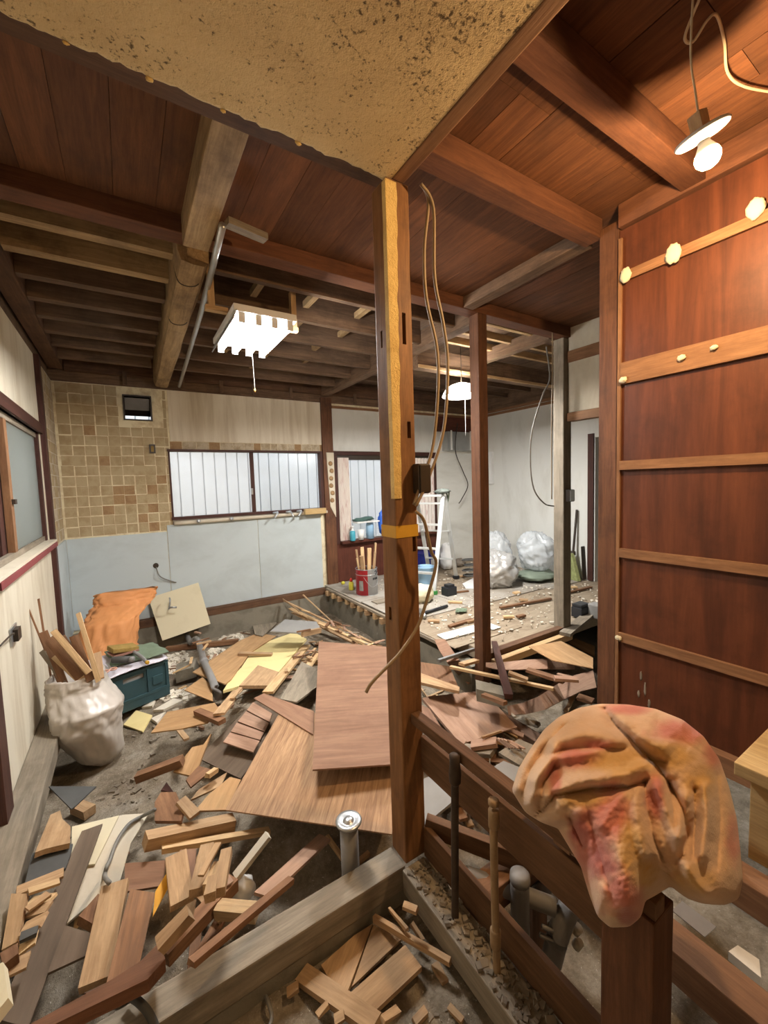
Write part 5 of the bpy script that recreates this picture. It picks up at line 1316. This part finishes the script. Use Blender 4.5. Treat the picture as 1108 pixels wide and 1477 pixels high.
# orange cloth bag
ob = hit(150,962,.0); ob = V((-.30,4.50,ground_z(-.3,4.5)))
ot = PX(1, 4.85, 182, 852)
sack('orange_bag', [ob, ob+V((.02,.05,.2)), V((-.20,4.65,.25)), ot+V((-.03,0,-.12)), ot], [(.20,.16),(.24,.17),(.20,.13),(.24,.08),(.25,.03)], ORANGE, 'orange cloth bag slumped against the pale blue panel', 'bag', .10, 4, 5, 72, 60, fold=.03, wr=.10)
# cream cabinet door leaning on the blue panel
dq = [(ke(610,168),5.36), (ke(895,80),5.40), (ke(965,315),5.20), (ke(690,412),5.16)]
cdo = tag(prism('cabinet_door', [PX(1, yv, *q) for q, yv in dq], -.018, CREAMB, flip=True), 'cream cabinet door leaning against the pale blue panel', 'cabinet door')
hp = PX(1, 5.23, *ke(735,215))
tube('handle', [hp+V((.0,.02,.09)), hp+V((0,-.03,.08)), hp+V((-.01,-.05,.02)), hp+V((-.02,-.05,-.02))], .009, METAL, cdo); tube('handle_lever', [hp+V((-.01,-.055,.0)), hp+V((.06,-.06,-.01))], .011, METAL, cdo, smooth=0)

# ------------------------------------------------------------------ pipes and taps under the back window
o = empty('water_pipe', (1.2, BY, 1.06), 'white-lagged water pipe along the ledge of back window', 'pipe')
tube('pipe', [V((.46,BY-.045,1.078)), V((1.3,BY-.045,1.082)), V((2.42,BY-.045,1.09))], .022, OFFW, o)
box('pipe_board', .45, 2.42, BY-.028, BY-.002, 1.062, 1.112, W_GREY, o)
for xx in (.72, 1.1): lathe('pipe_cap', [(.012,0),(.022,.004),(.022,.02),(.01,.024)], METAL, aim((xx,BY-.068,1.085),(0,-1,.2)), o, n=12)
for n_, xx in enumerate((1.66, 1.84, 1.99)):
    o = empty('water_tap', (xx, BY-.06, 1.10), ('chrome tap with drooping spout, first from window middle', 'chrome tap with drooping spout, second from window middle', 'twisted chrome tap beside the wooden ledge block')[n_], 'tap', 'taps under the back window')
    tube('spout', [V((xx,BY-.06,1.115)), V((xx+.02,BY-.12,1.12)), V((xx-.04+.08*(n_ % 2),BY-.15,1.06))], .012, METAL, o)
    tube('tap_head', [V((xx-.03,BY-.07,1.12)), V((xx+.04,BY-.07,1.128))], .016, METAL, o, smooth=0)
tag(box('ledge_block', 2.06, 2.37, BY-.13, BY-.068, 1.075, 1.15, W_CREAM), 'pale wooden block at the right end of back window ledge', 'block')

# ------------------------------------------------------------------ curtains, things on the far window sill
def curtain(x0, x1, z0, z1, label):
    vs = []; fs = []; n = 40
    for i in range(n+1):
        x = x0+(x1-x0)*i/n; d = .02*math.sin(i*1.25)
        for z, e in ((z1,0),(z0+.4,.004),(z0,.01*math.sin(i*.9))):
            vs.append((x-(x0+x1)/2, d*(1 if z < z1 else .6), z+e*0))
            vs.append((x-(x0+x1)/2, d*(1 if z < z1 else .6)+.004, z))
    for i in range(n):
        a = i*6; b = a+6
        for q in (0, 2): fs += [(a+q, b+q, b+q+2, a+q+2), (a+q+1, a+q+3, b+q+3, b+q+1)]
    return tag(mk('curtain', vs, fs, CURT, T((x0+x1)/2, BY-.038, 0), smooth=True), label, 'curtain')
curtain(2.62, 2.80, .645, 1.86, 'flowered curtain gathered at window edge beside brown post')
curtain(3.86, 4.40, .645, 1.86, 'striped flowered curtain behind the stepladder')
SZ = .64
def cyl(name, x, y, z, prof, mat, label, cat, **kw): return tag(lathe(name, prof, mat, T(x,y,z), n=kw.get('n',18)), label, cat)
o = empty('spray_bottle', (2.72,BY-.07,SZ), 'teal liquid bottle with white neck on the far sill', 'bottle')
lathe('bottle_body', [(.04,0),(.042,.01),(.042,.13),(.03,.15)], TEALB, T(2.78,BY-.115,SZ), o); lathe('bottle_neck', [(.03,0),(.014,.01),(.014,.05),(.02,.052),(.02,.07)], WHITEPL, T(2.78,BY-.115,SZ+.15), o)
cyl('plastic_cup', 2.93, BY-.10, SZ, [(.04,0),(.055,.15),(.052,.15),(.037,.01)], WHITEPL, 'white plastic cup beside the teal bottle', 'cup')
cyl('water_jug', 3.10, BY-.075, SZ, [(.06,0),(.062,.2),(.05,.24),(.04,.25)], LBLUE, 'pale blue jug under the tray of gloves', 'jug')
o = empty('tray', (3.0,BY-.08,SZ+.25), 'white tray with dark gloves balanced on the jug', 'tray')
box('tray_base', 2.82, 3.205, BY-.20, BY-.025, SZ+.255, SZ+.275, WHITEPL, o, bev=.005)
for (x, z, s_) in ((2.98,.30,1),(3.06,.31,2),(2.90,.295,3)): blob('glove', (x, BY-.1, SZ+z), (.09,.06,.03), plain('teal_glove', (70,96,90), .8), o, .5, 3, s_*5, 16, 10)
tag(blob('plastic_bag', (3.345,BY-.13,SZ+.225), (.115,.08,.20), BLUEBAG, None, .35, 2.6, 6, sharp=True), 'bright blue plastic bag heaped on the far sill', 'bag')
tag(blob('plastic_bag', (3.62,BY-.1,SZ+.12), (.08,.06,.11), WHITEPL, None, .3, 2.6, 8, sharp=True), 'small white plastic bag beside the blue bag', 'bag')
cyl('spray_can', 3.25, BY-.2, SZ, [(.028,0),(.028,.14),(.02,.15)], REDPL, 'red spray can under the blue bag', 'can') if False else None

# ------------------------------------------------------------------ things on the far floor
F0 = FZ
cc = V((2.60,4.62,F0))
o = empty('paint_can', cc, 'red and silver paint can filled with wood scraps', 'paint can')
def half(name, prof, mat, a0, a1, parent, n=14):
    vs = []; fs = []
    for r, z in prof:
        for k in range(n+1):
            a = a0+(a1-a0)*k/n; vs.append((r*math.cos(a), r*math.sin(a), z))
    for i in range(len(prof)-1):
        for k in range(n): fs.append((i*(n+1)+k, i*(n+1)+k+1, (i+1)*(n+1)+k+1, (i+1)*(n+1)+k))
    return mk(name, vs, fs, mat, T(cc), parent, smooth=True)
pf = [(.138,.0),(.142,.004),(.142,.34)]
aim_c = math.atan2(-cc.y, -cc.x)
half('red_side', pf, REDCAN, aim_c-math.pi, aim_c+.1, o); half('silver_side', pf, SILVER, aim_c+.1, aim_c+math.pi, o)
for z in (.004, .27, .34): lathe('rim', [(.141,z-.006),(.147,z),(.141,z+.006),(.137,z)], METAL, T(cc), o, n=28, caps=False)
lathe('can_bottom', [(.001,.01),(.137,.01)], METAL, T(cc), o, n=24, caps=False)
R3 = lambda a, z, r=.1435: cc+V((r*math.cos(a), r*math.sin(a), z))
tube('can_logo', [R3(aim_c+.95-.18*math.cos(t), .295+.022*math.sin(t)) for t in [k*.5+.6 for k in range(10)]], .005, BLACKPL, o, n=6)
for k in range(5): beam('can_lettering', R3(aim_c+.62+k*.12, .205), R3(aim_c+.62+k*.12, .232), .004, .010, BLACKPL, o, up=(math.cos(aim_c+.7), math.sin(aim_c+.7), 0))
tag(0 or box('can_patch', 0,.001,0,.001,-2,-1.999, BATHGR), kind=None) if False else None
vsP = [R3(aim_c-.75+.42*u, .07+.13*v) for v in (0,1) for u in (0,.33,.66,1)]
mk('can_patch', vsP, [(i,i+1,i+5,i+4) for i in range(3)], BATHGR, None, o)
tube('can_handle', [R3(aim_c-.25,.25,.15), R3(aim_c+.1,.17,.165), R3(aim_c+.45,.12,.165), R3(aim_c+1.0,.15,.16), R3(aim_c+1.3,.25,.15)], .003, METAL, o)
LAB = ['broad','split','narrow','twisted','tall','short','bent','thick']
for i, (h, w) in enumerate(((.62,.045),(.56,.055),(.66,.04),(.58,.05),(.60,.045),(.58,.03),(.48,.03),(.52,.055))):
    an = aim_c+.35+i*math.pi/4; d = V((math.cos(an), math.sin(an), 0)); k = .075+.035*h/.34
    tag(beam('wood_scrap', cc+d*.075+V((0,0,.02)), cc+d*k+V((0,0,h)), w, .016, W_TAN if i % 2 else W_PALE, up=d, j=.004), LAB[i]+' wood scrap standing in the paint can', 'scrap wood', 'scraps in the paint can')
o = empty('glue_bottle', Z(507,851,F0), 'yellow squeeze bottle with red cap on the far floor', 'bottle')
bp = Z(507,851,F0); lathe('bottle_body', [(.03,0),(.034,.01),(.034,.10),(.02,.12)], YELPL, T(bp), o); lathe('bottle_cap', [(.02,0),(.02,.02),(.012,.04),(.008,.045)], REDPL, T(bp+V((0,0,.12))), o)
tag(blob('yellow_lump', Z(495,843,F0)+V((0,0,.022)), (.03,.03,.024), YELPL, None, .2, 3, 2, 12, 8), 'small yellow lump beside the glue bottle', 'lump')
tag(box('plank', 2.45, 3.0, 4.12, 4.26, F0+.001, F0+.013, W_GREY), 'grey plank lying before the paint can', 'plank')
# stepladder
A1, R1 = V((3.26,4.05,F0)), V((4.05,4.50,F0)); dirn = (R1-A1).normalized(); nn = V((-dirn.y, dirn.x, 0))*.42
top1 = (A1+R1)/2; top1.z = 1.26
o = empty('stepladder', A1, 'folding aluminium stepladder standing by the far window', 'stepladder')
up_ = V((0,0,1))
for base, sgn, nm in ((A1,-1,'front_rail'), (R1,1,'rear_rail')):
    for off in (V(), nn): rl = beam(nm, base+off+V((0,0,.03)), top1+off+dirn*.04*sgn, .055, .025, ALU, o, up=dirn, bev=.003); box('rubber_foot', *(lambda p: (p.x-.035,p.x+.035,p.y-.035,p.y+.035,F0,F0+.045))(base+off), GREENPL if sgn < 0 else BLACKPL, rl)
for k, t in enumerate((.2,.45,.7,.93)):
    p = A1.lerp(top1, t); beam('step', p+V((0,0,.0)), p+nn, .07, .025, ALU, o, bev=.003)
for t in (.25,.6): p = R1.lerp(top1, t); beam('brace', p, p+nn, .03, .02, ALU, o)
beam('top_step', top1-dirn*.05+V((0,0,.02)), top1-dirn*.05+nn+V((0,0,.02)), .12, .03, ALU, o, bev=.004)
tag(blob('work_gloves', top1+V((-.02,.0,.075)), (.11,.09,.035), plain('grey_glove', (120,128,122), .9), None, .5, 3, 3, 18, 12), 'grey work gloves resting on top of stepladder', 'gloves')
tag(tube('rope', [top1+V((.07,-.03,.06)), top1+V((.10,.03,-.05)), top1+V((.07,.06,-.16)), top1+V((.11,.05,-.05)), top1+V((.06,.01,.045))], .010, GREENCL), 'green rope looped on the stepladder rail', 'rope')
bk = V((3.42,4.42,F0)); o = empty('bucket', bk, 'light blue plastic bucket behind the stepladder', 'bucket')
lathe('bucket_body', [(.10,0),(.13,.27),(.137,.28),(.13,.285),(.124,.27),(.095,.012),(.002,.01)], LBLUE, T(bk), o, n=26, caps=False); tube('bucket_handle', [bk+V((-.13,0,.26)), bk+V((-.05,-.12,.22)), bk+V((.05,-.12,.22)), bk+V((.13,0,.26))], .004, METAL, o)
o = empty('storage_box', (3.95,5.1,F0), 'dark blue storage box with white label by far wall', 'box')
bb_ = box('box_body', 3.78, 4.12, 5.0, 5.30, F0+.005, F0+.30, BLUEBOX, o, bev=.01); box('box_lid', 3.77, 4.13, 4.99, 5.31, F0+.301, F0+.33, BLUEBOX, o, bev=.006); box('box_label', 3.98, 4.09, 4.994, 4.999, F0+.10, F0+.22, WHITEPL, bb_)
tag(blob('plastic_bag', (4.38,5.08,F0+.20), (.13,.12,.22), WHITEPL, None, .3, 2.6, 2, sharp=True, flat=.19), 'white plastic bag standing beside dark blue box', 'bag')
tag(blob('plastic_bag', (4.70,5.14,F0+.05), (.11,.09,.07), SACKD, None, .4, 3, 4, sharp=True, flat=.045), 'small crumpled grey bag on floor near far corner', 'bag')
tag(blob('garbage_bag', (4.20,3.84,F0+.21), (.29,.24,.24), SILVBAG, None, .36, 1.8, 7, 64, 44, flat=.21, sharp=True), 'crumpled silver garbage bag on the far floor', 'bag')
tag(blob('garbage_bag', (4.66,4.28,F0+.30), (.22,.20,.34), CLEARBAG, None, .34, 1.7, 11, 64, 44, flat=.28, sharp=True), 'clear plastic garbage bag with peaked top', 'bag')
tag(blob('garbage_bag', (4.90,3.74,F0+.40), (.25,.24,.27), CLEARBAG, None, .32, 1.8, 13, 64, 44, flat=.25, sharp=True), 'milky garbage bag slumped behind junction box post', 'bag')
tag(blob('rubble_bag', (4.86,3.72,F0+.075), (.30,.24,.068), plain('dull_green_bag', (128,140,124), .5), None, .2, 3, 14, 30, 16, flat=.075), 'flat dull green bag under the milky bag', 'bag')
tag(tube('cable_coil', [V((4.25+.16*math.cos(k*.9)+.02*math.sin(k*2.3), 4.35+.12*math.sin(k*.9), F0+.02+.011*k)) for k in range(28)], .012, SLATE, smooth=3, n=6), 'heap of coiled dark cable behind silver bag', 'cable')
# broom leaning on the wall
bb = V((5.26,3.42,F0))
o = empty('broom', bb, 'green straw broom with dark handle leaning on white wall', 'broom')
mk('broom_head', [(-.13,-.03,0),(.13,-.03,0),(.13,.03,0),(-.13,.03,0),(-.03,-.025,.38),(.03,-.025,.38),(.03,.025,.38),(-.03,.025,.38)], [(0,3,2,1),(4,5,6,7),(0,1,5,4),(1,2,6,5),(2,3,7,6),(3,0,4,7)], STRAW, T(bb) @ Matrix.Rotation(1.3,4,'Z') @ Matrix.Rotation(-.06,4,'X'), o, bev=.006)
tube('broom_handle', [bb+V((.01,0,.36)), bb+V((.05,0,.62)), bb+V((.10,.0,.98))], .016, BAKEL, o)
lathe('broom_binding', [(.04,0),(.036,.05)], BAKEL, T(bb+V((.005,0,.35))), o, n=12)
tag(prism('shade_panel', [V((5.385,3.30,F0+.01)),V((5.32,3.31,F0)),V((5.33,3.34,.5)),V((5.39,3.33,.5))], .01, BAKEL, flip=True), 'dark flat panel standing in for the shade beside the broom', 'shade_panel')  # dark panel added where only shade lies next to the broom
def flo(k, pts, mat, label, cat, name, t=.008, dz=.002):
    FPOLY.append(grow([Z(*(k(x,y) if k else (x,y)), F0) for x, y in pts], .03))
    return tag(prism(name, [Z(*(k(x,y) if k else (x,y)), F0+dz+t) for x, y in pts], t, mat), label, cat)
kq = K(600,680,3.957)
flo(kj, [(165,62),(384,5),(394,45),(215,92)], WHITEPL, 'white panel lying on the far floor behind middle post', 'panel', 'panel')
flo(kj, [(480,-5),(545,18),(500,32),(470,25)], WHITEPL, 'tip of a white panel right of middle post', 'panel', 'panel')
flo(kq, [(265,640),(330,607),(345,668),(285,668)], WHITEPL, 'torn white sheet on the floor near stepladder', 'sheet', 'paper_sheet', .003)
o = empty('battery_pack', Z(648,860,F0), 'black battery pack on the floor before stepladder', 'battery')
c = Z(648,858,F0); box('pack_body', c.x-.08, c.x+.08, c.y-.06, c.y+.06, F0+.002, F0+.11, BLACKPL, o, bev=.01); box('pack_clip', c.x-.05, c.x+.05, c.y-.05, c.y+.04, F0+.112, F0+.14, BLACKPL, o, bev=.005)
o = empty('hammer', Z(630,880,F0), 'dark handled hammer lying on the far floor', 'hammer')
tube('handle', [Z(645,874,F0+.02), Z(612,884,F0+.02)], .018, BLACKPL, o, smooth=0); tube('hammer_head', [Z(607,880,F0+.025), Z(613,890,F0+.025)], .024, METAL, o, smooth=0)
LST = ('wood scrap lying on the far room floor', 'scraps on the far floor')
def fst(a, b, w, mat):
    FPOLY.append(footprint(Z(*kq(*a), F0), Z(*kq(*b), F0), w+.03))
    return tag(beam('wood_scrap', Z(*kq(*a), F0+.013), Z(*kq(*b), F0+.013), w, .02, mat, j=.003), LST[0], 'scrap wood', LST[1])
for a, b, w, m in (((70,852),(135,855),.05,W_TAN), ((480,778),(770,725),.04,W_BROWN), ((190,885),(320,845),.05,W_BROWN), ((185,745),(265,748),.05,W_PALE), ((500,830),(560,828),.05,W_PALE), ((560,695),(590,690),.06,W_PALE), ((240,600),(320,590),.05,W_TAN), ((220,690),(300,682),.03,W_BROWN), ((590,730),(640,735),.05,W_TAN), ((870,690),(1000,660),.04,W_BROWN), ((580,830),(620,820),.05,W_BROWN), ((290,860),(330,850),.04,W_TAN), ((880,660),(920,660),.06,W_PALE)): fst(a, b, w, m)
tag(cloth('work_glove', [Z(*kq(225,815),F0), Z(*kq(290,810),F0), Z(*kq(292,790),F0), Z(*kq(228,793),F0)], 10, .02, 3, GREENCL, 'x', 'glove', seed=4), 'rumpled green glove on the floor before stepladder', 'glove')
tag(blob('sand_bag', Z(610,868,F0)+V((0,0,.1)), (.16,.12,.11), CREAMB, None, .25, 2, 7, flat=.095), 'squat beige bag beside the light blue bucket', 'bag')
o = empty('tool_case', Z(838,892,.0), 'black tool case behind the sill by closet post', 'case')
c = Z(838,893,.0); box('case_body', c.x-.08, c.x+.08, c.y-.06, c.y+.06, FZ+.001, .14, BLACKPL, o, bev=.01); box('case_lid', c.x-.075, c.x+.075, c.y-.055, c.y+.055, .141, .17, BLACKPL, o, bev=.008)
c = Z(853,895,.0); tag(box('storage_tub', c.x-.01, c.x+.12, c.y-.08, c.y+.04, FZ+.001, .17, BATHGR, bev=.01), 'pale plastic tub next to the black tool case', 'tub')
tag(beam('floor_plank', Z(815,915,.05), Z(858,880,.05), .10, .03, W_GREY), 'grey plank crossing the doorway by tool case', 'plank')
random.seed(9)
for i, j in cells([Z(*kg(x,y), -.05) for x, y in ((140,360),(430,360),(430,880),(140,880))]): CLEAN[j][i] = True
loose(18, -.40, .85, 1.38, 2.2, 'loose on top of the pit scraps', 'on top behind the front sill', .1, .28, MIX, .01, .035)
loose(60, .3, 2.1, 2.3, 4.4, 'loose on top of the big heap', 'on top of the big heap', .06, .25, MIX, .006, .03)
loose(22, 1.0, 2.15, 1.38, 2.2, 'loose on top beyond the rails', 'on top beyond the rails', .08, .3, MIX, .006, .03)
loose(186-len(PLACED), .5, 2.2, 3.0, 5.2, 'loose on bare mortar before the floor edge', 'on bare mortar before the floor edge', .06, .2, MIX, .008, .03)
rubble('floor_rubble', 500, on_floor, .006, .025, CHIP, 'pale chips strewn over the far room floor')
rubble('floor_dust', 260, on_floor, .005, .018, W_SUBFL, 'brown wood bits strewn over the far room floor')
